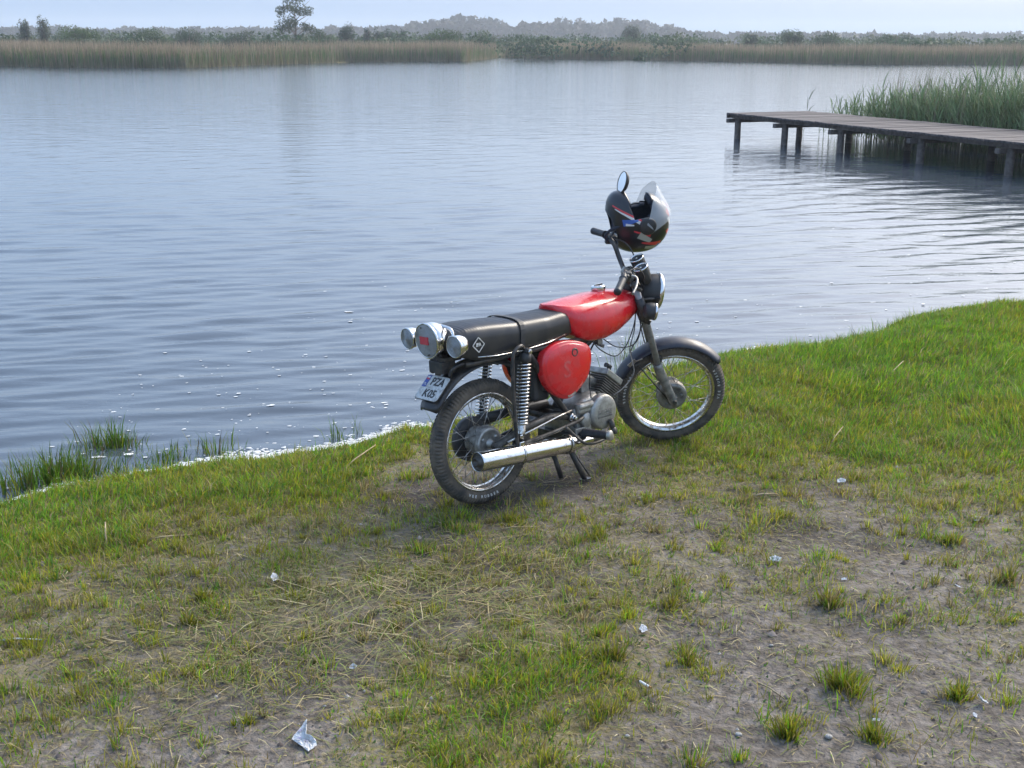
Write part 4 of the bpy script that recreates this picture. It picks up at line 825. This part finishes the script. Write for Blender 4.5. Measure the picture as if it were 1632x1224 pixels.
# ---------------- exhaust
m0, m1 = Vector((-.148, -.142, .240)), Vector((.43, -.138, .197)); ax = (m1-m0).normalized(); L = (m1-m0).length
b = MB(); b.lathe([(.012, .036), (.004, .0385), (0, .0415), (.006, .0425), (.14, .0425), (L*.62, .0415), (L*.88, .039), (L*.97, .036), (L+.03, .028), (L+.075, .020), (L+.1, .018)], m0, ax, 40); mf = mk('muffler', b, chrome, bike)
b = MB(); b.lathe([(.012, .037), (.006, .030), (.004, .022), (-.012, .019), (-.012, .013), (.03, .012), (.03, 0)], m0, ax, 32); mk('end_cap', b, steel, mf)
for t, ww in ((.235, .008), (.52, .012)): b = MB(); b.lathe([(0, .0435), (ww, .0435), (ww, .0450), (0, .0450)], m0+ax*t, ax, 32, True); mk('clamp_band', b, chrome2, mf)
b = MB(); b.tube(bez([m1+ax*.09, (.58, -.118, .178), (.66, -.075, .165), (.74, -.03, .175), (.80, -.005, .22), (.832, .0, .28), (.836, .0, .33), (.815, .0, .365)]), .0150, 12); mk('exhaust_pipe', b, steel, bike)
# guard rod along the front of the muffler
b = MB(); b.tube(bez([(.36, -.15, .285), (.405, -.185, .225), (.45, -.195, .196), (.52, -.198, .192), (.575, -.20, .202)]), .0065, 8); mk('brake_pedal', b, steel, bike)
b = MB(); b.lathe([(-.012, 0), (-.012, .015), (-.006, .019), (.006, .019), (.012, .015), (.012, 0)], (.585, -.20, .200), (0, 0, 1), 16); mk('pedal_pad', b, alu, bike)

# ---------------- engine
b = MB()
b.loft([[(x+dx*(1-t), y, z+dz*(1-t)) for x, z, dx, dz in ((.455, .225, .02, .01), (.46, .335, .015, -.01), (.53, .372, 0, -.012), (.62, .385, 0, -.02), (.69, .355, -.02, -.01), (.705, .28, -.02, 0), (.675, .222, -.015, .015), (.57, .205, 0, .015))] for y, t in ((-.105, 0), (-.095, .7), (-.08, 1), (.08, 1), (.095, .7), (.105, 0))])
eng = mk('crankcase', b, alu, bike, bevel=.004)
b = MB(); b.box((.545, -.112, .335), (.155, .03, .05)); b.box((.52, -.11, .345), (.10, .045, .03)); mk('clutch_lever_housing', b, alu, bike, bevel=.012)
b = MB(); b.lathe([(0, .036), (.014, .035), (.018, .030), (.019, 0)], (.525, -.108, .278), (0, -1, 0), 24); b.box((.50, -.112, .235), (.10, .02, .03)); mk('gearbox_cap', b, alu, bike, bevel=.003)
cvr = Vector((.622, -.105, .298))
b = MB(); b.lathe([(0, .082), (.022, .081), (.030, .078), (.034, .070), (.036, .05), (.037, 0)], cvr, (0, -1, 0), 48); oc = mk('crank_cover', b, alu, bike)
fc_ = lambda x, y, d: cvr+Vector((x, -.0368-d, y))
b = MB(); b.prism(rrect(.086, .026, .003), fc_, 0, .0012)
for k in range(15): b.box(fc_(-.042+k*.006, -.019, .001), (.0032, .0024, .008))
mk('cover_badge', b, alud, oc)
b = MB(); text_mb('SIMSON', .021, .0034, lambda x, y, d: fc_(x, y, d if d else .001), mb=b, bold=.0004); mk('cover_lettering', b, alu, oc)
b = MB()
for q in (100, 215, 330): b.lathe([(0, .007), (.008, .007), (.009, 0)], cvr+Vector((.09*math.cos(R(q)), .0, .09*math.sin(R(q)))), (0, -1, 0), 6, sm=False)
mk('cover_screw', b, steel, oc)
ca = Vector((.60, 0, .80)); cp = Vector((.80, 0, -.60)); top = Vector((.766, 0, .403))
def slab(b, c, w, d, t, mi=0):      # w across the bike, d along cp, t along the axis
    b.add([c+Vector((0, j*w/2, 0))+cp*(i*d/2)+ca*(k*t/2) for i in (-1, 1) for j in (-1, 1) for k in (-1, 1)], [(0, 1, 3, 2), (4, 6, 7, 5), (0, 4, 5, 1), (2, 3, 7, 6), (0, 2, 6, 4), (1, 5, 7, 3)], False, mi)
b = MB(); b.tube([top-ca*.13, top], .036, 20); cyl = mk('cylinder', b, fin_m, bike)
for k in range(9):
    b = MB(); sz = 1-.045*max(0, k-4); slab(b, top-ca*(.004+k*.0108), .122*sz, .126*sz, .0034); mk('cooling_fin', b, fin_m, cyl)
b = MB(); slab(b, top+ca*.022, .118, .122, .030); slab(b, top+ca*.036, .085, .09, .012); hd = mk('cylinder_head', b, alu, bike, bevel=.005)
b = MB(); b.tube([top+ca*.035, top+ca*.07, top+ca*.075+Vector((-.03, 0, .008))], .012, 10); mk('spark_plug_cap', b, plastic, bike)
b = MB(); b.tube([(.705, 0, .40), (.63, 0, .435), (.56, 0, .46)], [.02, .026, .03], 14); b.box((.60, -.01, .415), (.05, .06, .07)); b.tube([(.61, -.01, .45), (.60, -.01, .50)], .014, 10); mk('carburettor', b, alud, bike, bevel=.005)

# chain side
b = MB(); b.lathe([(.052, 0), (.052, .088), (.058, .098), (.082, .098), (.086, .088), (.088, 0)], (0, 0, .273), (0, 1, 0), 40)
for dz in (.07, -.055): b.tube([(.05, .07, .273+dz*1.1), (.25, .075, .29+dz*.8), (.46, .075, .30+dz*.55)], .02, 10)
mk('chain_case', b, plastic, bike)

# ---------------- stand and pegs
b = MB(); b.tube([(.44, -.075, .175), (.47, -.095, .09), (.502, -.117, .003)], [.013, .012, .012], 10); b.tube([(.43, .06, .175), (.435, .0, .09), (.44, -.029, .006)], .012, 10); b.box((.435, 0, .165), (.06, .19, .05)); b.box((.506, -.118, .004), (.05, .03, .006)); b.tube([(.46, -.08, .15), (.52, -.13, .02)], .004, 6)
mk('stand', b, black, bike)
for s in (-1, 1):
    b = MB(); b.tube([(.47, s*.09, .20), (.475, s*.13, .228), (.48, s*.14, .232)], .010, 8); o = mk('footpeg', b, black, bike)
    b = MB(); pts = []
    for i in range(19): pts.append((.1, 0))
    b.lathe([(0, .010), (.0, .019)]+[(.006*i+.003, .020 if i % 2 else .0175) for i in range(20)]+[(.124, .017), (.126, 0)], (.48, s*.138, .232), (.25, s*1.0, .02), 18); mk('peg_rubber', b, grip_m, o)
    b = MB(); b.lathe([(0, .022), (.012, .023), (.016, .019), (.016, 0)], (.511, s*.262, .234), (.25, s*1.0, .02), 18)
    if s < 0: mk('peg_end', b, alu, o)
b = MB(); b.tube([(.645, -.148, .262), (.648, -.155, .24), (.648, -.165, .215)], [.013, .013, .013], 10); b.lathe([(-.01, 0), (-.01, .016), (.01, .016), (.01, 0)], (.648, -.168, .210), (.3, -1, .2), 14); mk('kick_lever', b, steel, bike)

# ---------------- front fork (everything that turns sits in ST)
for s in (-1, 1):
    y = s*.083
    b = MB(); b.tube([(.938, y, .865), (1.012, y, .70), (1.118, y, .425)], .0155, 16); o = mk('fork_leg', b, fork_m, bike, ST)
    b = MB(); b.tube([(1.100, y, .470), (1.106, y, .455), (1.116, y, .430), (1.17, y, .335), (1.205, y, .275), (1.222, y, .240)], [.020, .0235, .0225, .0215, .021, .016], 18); b.box((1.21, y*.93, .273), (.03, .03, .04)); mk('slider', b, alud, o, bevel=0)
    b = MB(); b.tube([(.962, y, .812), (1.008, y, .712), (1.018, y, .69)], [.021, .023, .018], 16); mk('upper_cover', b, black, o)
for nm, c, t in (('upper_clamp', (.940, 0, .868), .016), ('lower_clamp', (1.004, 0, .705), .024)):
    b = MB(); b.box(c, (.06, .205, t), Matrix.Rotation(R(25), 3, 'Y')); 
    if nm == 'upper_clamp':
        for s in (-1, 1): b.lathe([(0, .019), (.01, .019), (.013, .012), (.014, 0)], (.934, s*.083, .876), (-.42, 0, .9), 16)
        b.lathe([(0, .016), (.014, .016), (.016, 0)], (.925, 0, .876), (-.45, 0, .89), 6, sm=False)
    mk(nm, b, steel if nm[0] == 'u' else black, bike, ST, bevel=.004)
# bars
b = MB(); hp = []
half = [(.905, .0, .892), (.905, .05, .892), (.902, .095, .897), (.888, .125, .925), (.868, .150, .968), (.853, .185, .982), (.842, .24, .982), (.80, .335, .960)]
pts = bez([(x, -y, z) for x, y, z in half[::-1]]+half[1:], 5); b.tube(pts, .0112, 12); bar = mk('handlebar', b, black, bike, ST)
for s in (-1, 1): b = MB(); b.box((.912, s*.04, .888), (.04, .022, .035), Matrix.Rotation(R(25), 3, 'Y')); mk('bar_clamp', b, alu, bike, ST, bevel=.004)
for s in (-1, 1):
    p0, p1 = Vector((.838, s*.248, .981)), Vector((.798, s*.340, .959)); d = (p1-p0).normalized()
    b = MB(); b.lathe([(0, .0115), (0, .019), (.004, .0195)]+[(.008+.007*i, .0165 if i % 2 else .0158) for i in range(12)]+[(.095, .0165), (.101, .0175), (.108, .0165), (.110, 0)], p0, d, 20); mk('grip', b, grip_m, bar)
    q0 = Vector((.846, s*.218, .983))
    b = MB(); b.box(q0+Vector((.004, 0, -.012)), (.034, .034, .044), Matrix.Rotation(-.2*s, 3, 'X')); b.box(q0+Vector((.02, -s*.01, .0)), (.03, .028, .028)); mk('switch_housing', b, plastic, bar, bevel=.006)
    b = MB(); b.tube(bez([q0+Vector((.02, -s*.005, 0)), q0+Vector((.055, s*.01, -.004)), q0+Vector((.045, s*.07, -.014)), q0+Vector((.02, s*.125, -.03))], 6), [.006]*6+[.005]*6+[.005]*6+[.0075], 8); mk('lever', b, alu, bar)
# mirrors
for s, st, c in ((1, [(.858, .205, .985), (.885, .235, 1.06), (.90, .275, 1.16), (.899, .284, 1.198)], Vector((.893, .286, 1.232))),):
    b = MB(); b.tube(bez(st), .005, 8); mir = mk('mirror', b, black, bar)
    mn = Vector((-.94, -.10, .16)).normalized(); mn = Vector((-.96, -.2, .20)).normalized(); a, u, w = frame(mn); 
    def ell(r0, r1, x, n=40): return [c+mn*x+u*(r0*math.cos(2*math.pi*k/n))+w*(r1*math.sin(2*math.pi*k/n)) for k in range(n)]
    b = MB(); b.loft([ell(.012, .014, -.022), ell(.036, .042, -.016), ell(.042, .052, -.004), ell(.043, .053, .004), ell(.040, .050, .0045)], (1, 0)); mk('mirror_shell', b, plastic, mir)
    b = MB(); b.loft([ell(.0405, .0505, .003), ell(.02, .025, .0036), ell(.001, .001, .0038)], (0, 1)); mg_ = mat('mirror_glass', (.92, .94, .97), rough=.02, metal=1); mk('mirror_glass', b, mg_, mir)
# instruments
for s in (-1, 1):
    c = Vector((.958, s*.052, .948)); a = Vector((-.50, 0, .866))
    b = MB(); b.lathe([(.004, .0325), (-.004, .0335), (-.02, .0335), (-.05, .030), (-.078, .022), (-.085, 0)], c, a, 32); o = mk('instrument', b, plastic, bike, ST)
    b = MB(); b.lathe([(.0, .0345), (.006, .0345), (.008, .0310), (.004, .0285), (0, .0285)], c, a, 32, True); mk('bezel', b, chrome, o)
    b = MB(); b.lathe([(.002, .0295), (.0021, 0)], c, a, 32); mk('dial', b, dialm, o)
    aa, uu, ww = frame(a); b = MB()
    for k in range(11):
        q = R(-40+k*26); rd = uu*math.cos(q)+ww*math.sin(q); tg = a.cross(rd)
        b.add([c+a*.0026+rd*.021+tg*.0008, c+a*.0026+rd*.0265+tg*.0008, c+a*.0026+rd*.0265-tg*.0008, c+a*.0026+rd*.021-tg*.0008], [(0, 1, 2, 3)])
    rd = uu*.4+ww*.9; tg = a.cross(rd); b.add([c+a*.003-rd*.004+tg*.001, c+a*.003+rd*.02, c+a*.003-rd*.004-tg*.001], [(0, 1, 2)]); b.lathe([(.003, .0045), (.0045, .004), (.005, 0)], c, a, 12)
    mk('dial_marks', b, white_m, o)
b = MB(); b.box((.955, 0, .895), (.05, .12, .006), Matrix.Rotation(R(27), 3, 'Y')); b.tube([(.93, -.03, .87), (.955, -.05, .90)], .006, 8); b.tube([(.93, .03, .87), (.955, .05, .90)], .006, 8); mk('instrument_bracket', b, steel, bike, ST)
# headlamp
hc = Vector((1.062, 0, .812)); ha = Vector((1, 0, -.06)).normalized()
b = MB(); b.lathe([(-.105, 0), (-.104, .02), (-.095, .045), (-.07, .066), (-.035, .078), (0, .082)], hc, ha, 40); hl = mk('headlamp', b, plastic, bike, ST)
b = MB(); b.lathe([(-.006, .082), (-.004, .0865), (.006, .0865), (.016, .081), (.018, .075), (.01, .073), (.0, .074)], hc, ha, 48, True); mk('trim_ring', b, chrome, hl)
b = MB(); b.lathe([(.010, .075), (.018, .068), (.026, .04), (.029, 0)], hc, ha, 40); mk('lens', b, glass_m, hl)
b = MB()
for s in (-1, 1): b.tube([(.965, s*.083, .80), (1.01, s*.084, .81), (1.05, s*.083, .812)], .007, 8); b.lathe([(0, .011), (.006, .011), (.007, 0)], (1.05, s*.086, .812), (0, s, 0), 6, sm=False)
mk('headlamp_bracket', b, black, bike, ST)
for s in (-1, 1):
    o = lamp('turn_signal', (1.03, s*.142, .775), (1, 0, -.05), .040, .05, plastic, lens_g, mtx=ST, rim=chrome)
    b = MB(); b.tube([(1.0, s*.135, .775), (.99, s*.10, .775), (.985, s*.08, .775)], .0065, 8); mk('stalk', b, black, o)
b = MB(); b.lathe([(-.03, 0), (-.03, .025), (-.01, .034), (.0, .034), (.003, .03), (.003, 0)], (1.045, .0, .70), (1, 0, -.2), 24); mk('horn', b, plastic, bike, ST)
# cables
def cable(pts, r=.0032, m=plastic, mtx=ST):
    b = MB(); b.tube(bez(pts, 8), r, 6); mk('cable', b, m, bike, mtx)
cable([(.86, -.19, .985), (.92, -.14, .985), (.965, -.105, .93), (.98, -.06, .84), (.975, -.03, .74)])
cable([(.862, .19, .985), (.915, .15, .985), (.955, .10, .94), (.975, .06, .84), (.975, .02, .74)])
cable([(.865, -.17, .975), (.90, -.09, .95), (.955, -.02, .93), (.975, 0, .84)])
cable([(.955, .052, .87), (.985, .07, .78), (1.03, .09, .60), (1.09, .1, .45), (1.19, .085, .32)])
cable([(1.02, -.05, .74), (.99, -.065, .60), (.965, -.075, .53), (.99, -.08, .46), (1.02, -.07, .46)], .0028)
cable([(.99, -.04, .66), (.955, -.05, .575), (.90, -.045, .545), (.82, -.03, .555), (.75, -.02, .60)], .0028, plastic, None)
cable([(.968, -.028, .735), (.95, -.035, .66), (.91, -.04, .59), (.86, -.045, .54), (.78, -.06, .52), (.70, -.05, .56), (.67, -.03, .60)], .0028, plastic, None)
cable([(.962, -.03, .72), (.94, -.04, .62), (.905, -.04, .53), (.90, -.06, .47), (.897, -.07, .425), (.866, -.07, .389), (.81, -.07, .358), (.76, -.06, .335)], .003, alud, None)
cable([(.60, -.05, .62), (.585, -.085, .52), (.565, -.105, .42), (.56, -.115, .37)], .0028, plastic, None)
cable([(.70, -.03, .62), (.66, -.02, .56), (.64, -.01, .50), (.61, -.01, .47)], .004, plastic, None)
b = MB(); b.tube([(.70, -.035, .622), (.70, -.035, .585), (.72, -.05, .575)], .009, 8); b.box((.70, -.035, .598), (.03, .025, .02)); mk('fuel_tap', b, alud, bike)

# ================================================================== helmet, hung on the left grip and mirror
# helmet space: x out of the face, y to its left, z to the crown
def hel_r(az, el):
    """radius of the shell in a direction"""
    cx = math.cos(az)*math.cos(el); base = 1/math.sqrt((math.cos(az)*math.cos(el)/(.138 if cx > 0 else .140))**2+(math.sin(az)*math.cos(el)/.122)**2+(math.sin(el)/(.136 if el > 0 else .165))**2)
    chin = math.exp(-((az)/.75)**2)*math.exp(-((el+.55)/.42)**2)*.048
    return base+chin
HB = Matrix.Translation(Vector((0, 0, 0)))
helM = mat('helmet_shell', (.012, .013, .017), (.02, .02, .024), 5, .3, coat=.35)
t = helM.node_tree; bs = t.nodes['Principled BSDF']; tcn = N(t, 'ShaderNodeTexCoord'); sep = N(t, 'ShaderNodeSeparateXYZ'); t.links.new(tcn.outputs['Object'], sep.inputs[0])
nzn = N(t, 'ShaderNodeTexNoise', Scale=9, Detail=2); t.links.new(tcn.outputs['Object'], nzn.inputs['Vector'])
def M_(op, a, b_=None, c_=None):
    n = N(t, 'ShaderNodeMath', operation=op)
    for i_, q in enumerate((a, b_, c_)):
        if q is None: continue
        if isinstance(q, (int, float)): n.inputs[i_].default_value = q
        else: t.links.new(q, n.inputs[i_])
    return n.outputs[0]
# swooping stripes: distance to a few curved lines in the side view
prev = bs.inputs['Base Color'].links[0].from_socket
def stripe(a, b_, w0, w1, col, bow=0, k=.5):
    """a painted streak from a to b_ (x, z on the side of the shell), w0 and w1 wide"""
    global prev
    L = math.hypot(b_[0]-a[0], b_[1]-a[1]); dx, dz = (b_[0]-a[0])/L, (b_[1]-a[1])/L
    X_ = M_('SUBTRACT', sep.outputs[0], a[0]); Z_ = M_('SUBTRACT', sep.outputs[2], a[1])
    tt = M_('ADD', M_('MULTIPLY', X_, dx), M_('MULTIPLY', Z_, dz)); dd = M_('SUBTRACT', M_('MULTIPLY', X_, dz), M_('MULTIPLY', Z_, dx))
    dd = M_('ADD', dd, M_('MULTIPLY', M_('MULTIPLY', tt, M_('SUBTRACT', L, tt)), bow)); dd = M_('ADD', dd, M_('MULTIPLY', M_('SUBTRACT', nzn.outputs['Fac'], .5), .012*k))
    wd = M_('ADD', w0, M_('MULTIPLY', tt, (w1-w0)/L)); on = M_('MULTIPLY', M_('MULTIPLY', M_('GREATER_THAN', tt, 0), M_('LESS_THAN', tt, L)), M_('LESS_THAN', M_('ABSOLUTE', dd), wd))
    mx = N(t, 'ShaderNodeMix', data_type='RGBA'); t.links.new(on, mx.inputs[0]); t.links.new(prev, mx.inputs[6]); mx.inputs[7].default_value = (*col, 1); t.links.new(mx.outputs[2], bs.inputs['Base Color']); prev = mx.outputs[2]
RD, WH, BL, GR = (.62, .04, .05), (.68, .68, .66), (.04, .12, .42), (.38, .39, .33)
def SP_(u, v): u, v = u/335, v/335; return (-.25*u+.97*v, .97*u+.25*v)
for a_, b_, w0, w1, c_ in (((-48, 31), (2, 9), .003, .006, RD), ((-45, 27), (2, 5), .002, .009, WH), ((-34, 8), (-12, 14), .016, .004, BL), ((-30, 6), (-18, 6), .006, .003, WH), ((-18, -3), (8, -10), .003, .007, RD), ((-10, -9), (10, -19), .017, .010, GR),
                          ((-4, -22), (28, -26), .003, .013, RD), ((3, -31), (24, -33), .008, .012, GR), ((22, -29), (34, -37), .010, .016, BL), ((36, 22), (49, 8), .009, .010, RD), ((38, 12), (48, -6), .006, .009, WH), ((37, -6), (44, -22), .009, .005, RD), ((46, 2), (44, -18), .003, .006, WH), ((30, 34), (44, 20), .005, .006, WH)):
    stripe(SP_(*a_), SP_(*b_), w0, w1, c_)
liner = mat('helmet_liner', (.030, .034, .05), (.045, .048, .06), 60, .9, bump=.3)
visM = bpy.data.materials.new('visor_plastic'); visM.use_nodes = True; vb = visM.node_tree.nodes['Principled BSDF']
vb.inputs['Base Color'].default_value = (.75, .78, .80, 1); vb.inputs['Alpha'].default_value = .38; vb.inputs['Roughness'].default_value = .15; vb.inputs['Coat Weight'].default_value = .5
# axes in the world: crown points right and down, face points up and a little left, left ear to the camera
crown = Vector((.96, .10, .25)).normalized(); face = Vector((-.25, -.20, .95)); face = (face-crown*face.dot(crown)).normalized(); ear = crown.cross(face)
HP = Matrix.Translation(BIKE @ ST @ Vector((1.0, .275, 1.045))) @ Matrix(((face.x, ear.x, crown.x, 0), (face.y, ear.y, crown.y, 0), (face.z, ear.z, crown.z, 0), (0, 0, 0, 1))) @ Matrix.Scale(1.05, 4)
helmet = empty('helmet', mtx=HP); tag(helmet, 'black full face helmet with red, white and blue stripes hung upside down on the handlebar', 'helmet')
def hp(az, el, k=1.0, off=0): r = hel_r(az, el)*k+off; return Vector((r*math.cos(az)*math.cos(el), r*math.sin(az)*math.cos(el), r*math.sin(el)))
def shell(k, off):
    b = MB(); NA, NE = 72, 44; idx = {}
    for i in range(NA):
        for j in range(NE+1):
            el = -1.02+(1.02+math.pi/2)*j/NE; idx[i, j] = len(b.v); b.v.append(tuple(hp(-math.pi+2*math.pi*i/NA, el, k, off)))
    for i in range(NA):
        for j in range(NE):
            az = -math.pi+2*math.pi*(i+.5)/NA; el = -1.02+(1.02+math.pi/2)*(j+.5)/NE; p = hp(az, el)
            if abs(az) < 1.16-.25*abs(el+.02) and -.042 < p.z < .062: continue
            l = (i+1) % NA; b.f.append((idx[i, j], idx[l, j], idx[l, j+1], idx[i, j+1])); b.sm.append(True); b.mi.append(0)
    return b
o = mk('shell', shell(1, 0), helM, helmet); q = o.modifiers.new('s', 'SOLIDIFY'); q.thickness = .006; q.offset = -1; q = o.modifiers.new('u', 'SUBSURF'); q.levels = 1; q.render_levels = 1
o = mk('liner', shell(.93, -.002), liner, helmet); q = o.modifiers.new('s', 'SOLIDIFY'); q.thickness = .022; q.offset = -1
b = MB(); rings = []        # visor, swung up over the brow about its side pivots
VR = Matrix.Rotation(-R(52), 3, 'Y')
for j in range(13):
    rings.append([])
    for i in range(41):
        az = -1.42+2.84*i/40; e = j/12; sp = 1-.55*max(0, abs(az)-.75)/.67; el = (-.045+(.11*e)); zz = .01+(-.06+.125*e)*sp; el = math.asin(max(-1, min(1, zz/.15)))
        rings[-1].append(VR @ hp(az, el, 1.06, .004))
b.loft(rings, open_ring=True); mk('visor', b, visM, helmet)
bp_ = HP.inverted() @ (BIKE @ ST @ Vector((.852, .20, .994))); b = MB(); b.tube(bez([(.035, .085, -.10), bp_+Vector((.03, .012, .0)), bp_+Vector((0, .0, -.024)), bp_+Vector((-.02, -.012, .006)), (.03, -.085, -.10)]), .007, 6); mk('chin_strap', b, liner, helmet)
for s in (-1, 1):
    b = MB(); b.lathe([(-.01, .040), (.004, .039), (.009, .032), (.011, 0)], (.012, s*.121, .012), (0, s, .0), 28); mk('pivot_cover', b, plastic, helmet)

# ================================================================== litter
M_paper = mat('white_paper', (.60, .61, .62), (.34, .30, .26), 60, .7, bump=.3, ramp=(.45, .75))
M_print = mat('printed_paper', (.16, .16, .30), (.3, .28, .34), 60, .6)
M_wood = mat('bleached_stick', (.38, .30, .18), (.25, .19, .11), 40, .8, bump=.3)
M_stone = mat('pale_stone', (.40, .39, .37), (.25, .24, .22), 60, .8, bump=.4)
def sheet(name, label, x, y, rot, pts, hs, m, cat='paper', group='litter on the ground', sc=1.0):
    """crumpled sheet from an outline with a height per corner"""
    z = float(gz(np.array([x]), np.array([y]))[0]); b = MB(); n = len(pts); cx = sum(p[0] for p in pts)/n; cy = sum(p[1] for p in pts)/n; r = random.Random(len(label))
    rings = []
    for k in (1, .86, .68, .48, .26, .02):
        ring = []
        for i in range(n*4):
            a = pts[i//4]; c = pts[(i//4+1) % n]; t = (i % 4)/4; ha = hs[i//4]; hc = hs[(i//4+1) % n]; j_ = r.uniform(-.0012, .0012)
            px = a[0]+(c[0]-a[0])*t; py = a[1]+(c[1]-a[1])*t
            ring.append(((cx+(px-cx)*k+j_)*sc, (cy+(py-cy)*k-j_)*sc, ((ha+(hc-ha)*t)*k+r.uniform(0, .006)*(1 if k < 1 else .5)+.004)*sc))
        rings.append(ring)
    b.loft(rings, cap=(0, 1), sm=False)
    o = mk(name, b, m, solid=.0006); o.location = (x, y, z+.004); o.rotation_euler = (0, 0, rot); tag(o, label, cat, group); return o
o = sheet('crumpled_paper', 'large crumpled white wrapper lying on bare soil near the bottom edge', -.585, 3.035, 0, [(-.035, -.005), (-.022, -.014), (.02, -.058), (.042, -.034), (.032, -.012), (.016, -.002), (.004, .0), (.0, .052), (-.012, .038)], [.004, .002, .001, .003, .012, .018, .02, .035, .022], M_paper)
b = MB()
for (x0, y0, w_2, h_2, q) in ((-.012, -.010, .012, .006, .4), (.008, -.022, .016, .003, -.3), (.012, -.034, .010, .003, -.3), (-.014, .018, .012, .008, .9)):
    c, s_ = math.cos(q), math.sin(q); b.add([(x0+(u*c-v*s_), y0+(u*s_+v*c), .0245 if y0 > 0 else .0175) for u, v in ((-w_2/2, -h_2/2), (w_2/2, -h_2/2), (w_2/2, h_2/2), (-w_2/2, h_2/2))], [(0, 1, 2, 3)])
mk('printed_patch', b, M_print, o)
SP = [(-.02, -.008), (.012, -.012), (.022, .004), (.004, .012), (-.014, .008)]
for nm, lb, x, y, rot, sc, hh in (
    ('paper_scrap', 'small white ball of paper on soil left of the green patch', -.50, 3.45, .3, .62, .02),
    ('paper_scrap', 'thin curled white paper scrap below the dry brown-tipped tuft', .445, 3.70, .9, .95, .02),
    ('paper_scrap', 'flat white paper scrap lying across grass on the right side soil', 1.00, 4.25, 0, 1.25, .01),
    ('paper_scrap', 'white paper scrap on bare ground at far right, below the bank grass', 1.94, 4.71, .4, 1.1, .012),
    ('paper_scrap', 'crumpled white scrap in the worn patch right of the front wheel', 1.485, 5.14, .2, 1.15, .012),
    ('paper_scrap', 'folded pale paper standing in grass at the left of the hay', -.87, 4.10, 1.1, .95, .03),
    ('paper_scrap', 'white torn paper in the spiky tuft near the right corner', 1.42, 3.255, 1.8, 1.0, .025),
    ('paper_scrap', 'thin white shred just below the torn paper near the right corner', 1.375, 3.19, 1.3, .6, .01),
    ('paper_scrap', 'pale blue-white scrap pressed flat in soil beside the bottom tufts', 1.08, 3.18, 0, .6, .003),
    ('paper_scrap', 'tiny white scrap in the scuffed earth at right, above the dry tuft', 1.23, 4.12, .3, .6, .006),
    ('paper_scrap', 'white shred lying on the grass at the right picture edge', 1.63, 4.06, 1.9, .7, .012)):
    sheet(nm, lb, x, y, rot, SP, [.2*hh, .1*hh, .5*hh, hh, .6*hh], M_paper, 'paper', 'paper scraps strewn on the ground', sc)
def stick(name, label, x, y, L, rot, r, cat, m, bend=.1, lift=.0, group='dry sticks and stalks on the ground'):
    z = float(gz(np.array([x]), np.array([y]))[0]); b = MB(); b.tube([(-L/2, 0, 0), (-L*.1, L*bend*.5, .004+lift*.4), (L/2, 0, lift)], [r, r*.95, r*.7], 7); o = mk(name, b, m); o.location = (x, y, z+r+.004); o.rotation_euler = (0, 0, rot); tag(o, label, cat, group)
cg = mat('cigarette_paper', (.75, .75, .72), rough=.8); cf = mat('cigarette_filter', (.42, .22, .09), rough=.8)
b = MB(); b.tube([(-.02, 0, 0), (.02, 0, 0)], .0038, 10); o = mk('cigarette_end', b, cg); o.location = (.415, 3.372, float(gz(np.array([.415]), np.array([3.372]))[0])+.011); o.rotation_euler = (0, .06, -.85); tag(o, 'white cigarette stub lying at the edge of the green patch', 'cigarette', 'litter on the ground')
b = MB(); b.tube([(.0201, 0, 0), (.030, 0, 0)], .0039, 10); mk('filter', b, cf, o)
stick('stalk', 'long pale reed stalk sloping in the bank grass left of the rear wheel', -.72, 5.42, .26, 1.05, .0035, 'stalk', M_wood, .05, .05)
stick('stalk', 'short thick straw stalk upright beside the dry grass at left', -1.62, 4.50, .11, 1.9, .004, 'stalk', M_wood, .05, .05)
stick('stalk', 'thick straw-coloured stalk lying flat in the dry grass at left', -1.38, 4.53, .20, .35, .004, 'stalk', M_wood, .06)
stick('stick', 'short bleached stick on bare earth right of the stand', 1.11, 4.97, .12, .2, .0045, 'stick', M_wood, .15)
stick('stalk', 'pale straight stalk between the broad tuft and the lowest dense tuft', .80, 3.33, .12, -1.0, .003, 'stalk', M_wood, .05)
stick('stalk', 'thin forked-looking straw in front of the rear tyre', .02, 4.60, .17, .25, .0028, 'stalk', M_wood, .1)
stick('stalk', 'bright bent straw in the middle of the hay', .0, 3.78, .15, -.25, .0028, 'stalk', M_wood, .2)
stick('stalk', 'whitish stalk flat on the ground at the left picture edge', -1.62, 3.62, .14, .05, .0028, 'stalk', M_paper, .05)
stick('stalk', 'reed stalk leaning in the green bank right of the front wheel', 2.30, 7.02, .22, .9, .0035, 'stalk', M_wood, .05, .06)
stick('stalk', 'pale reed stalk in the grass below the right part of the bank', 1.62, 5.75, .18, 1.0, .003, 'stalk', M_wood, .05, .05)
# pebbles
for lb, x, y, r in (('pale round pebble on the soil at the lower middle', .335, 3.07, .0075), ('pale pebble beside the bottom tufts, right of the round one', .66, 3.10, .011), ('small white pebble on the soil at right centre', .86, 3.62, .007),
                    ('beige pebble left of the green patch', -.555, 3.22, .006), ('grey-white stone near the lower right corner tuft', .92, 3.10, .012)):
    b = MB(); rr = random.Random(int(r*1e5)); b.lathe([(-.5*r, 0), (-.35*r, r*.8), (0, r), (.3*r, r*.85), (.55*r, r*.4), (.6*r, 0)], (0, 0, 0), (.1, .1, 1), 9); b.v = [tuple(c*rr.uniform(.86, 1.12) for c in v) for v in b.v]
    o = mk('pebble', b, M_stone); o.location = (x, y, float(gz(np.array([x]), np.array([y]))[0])+r*.4); tag(o, lb, 'pebble', 'pebbles on the soil')
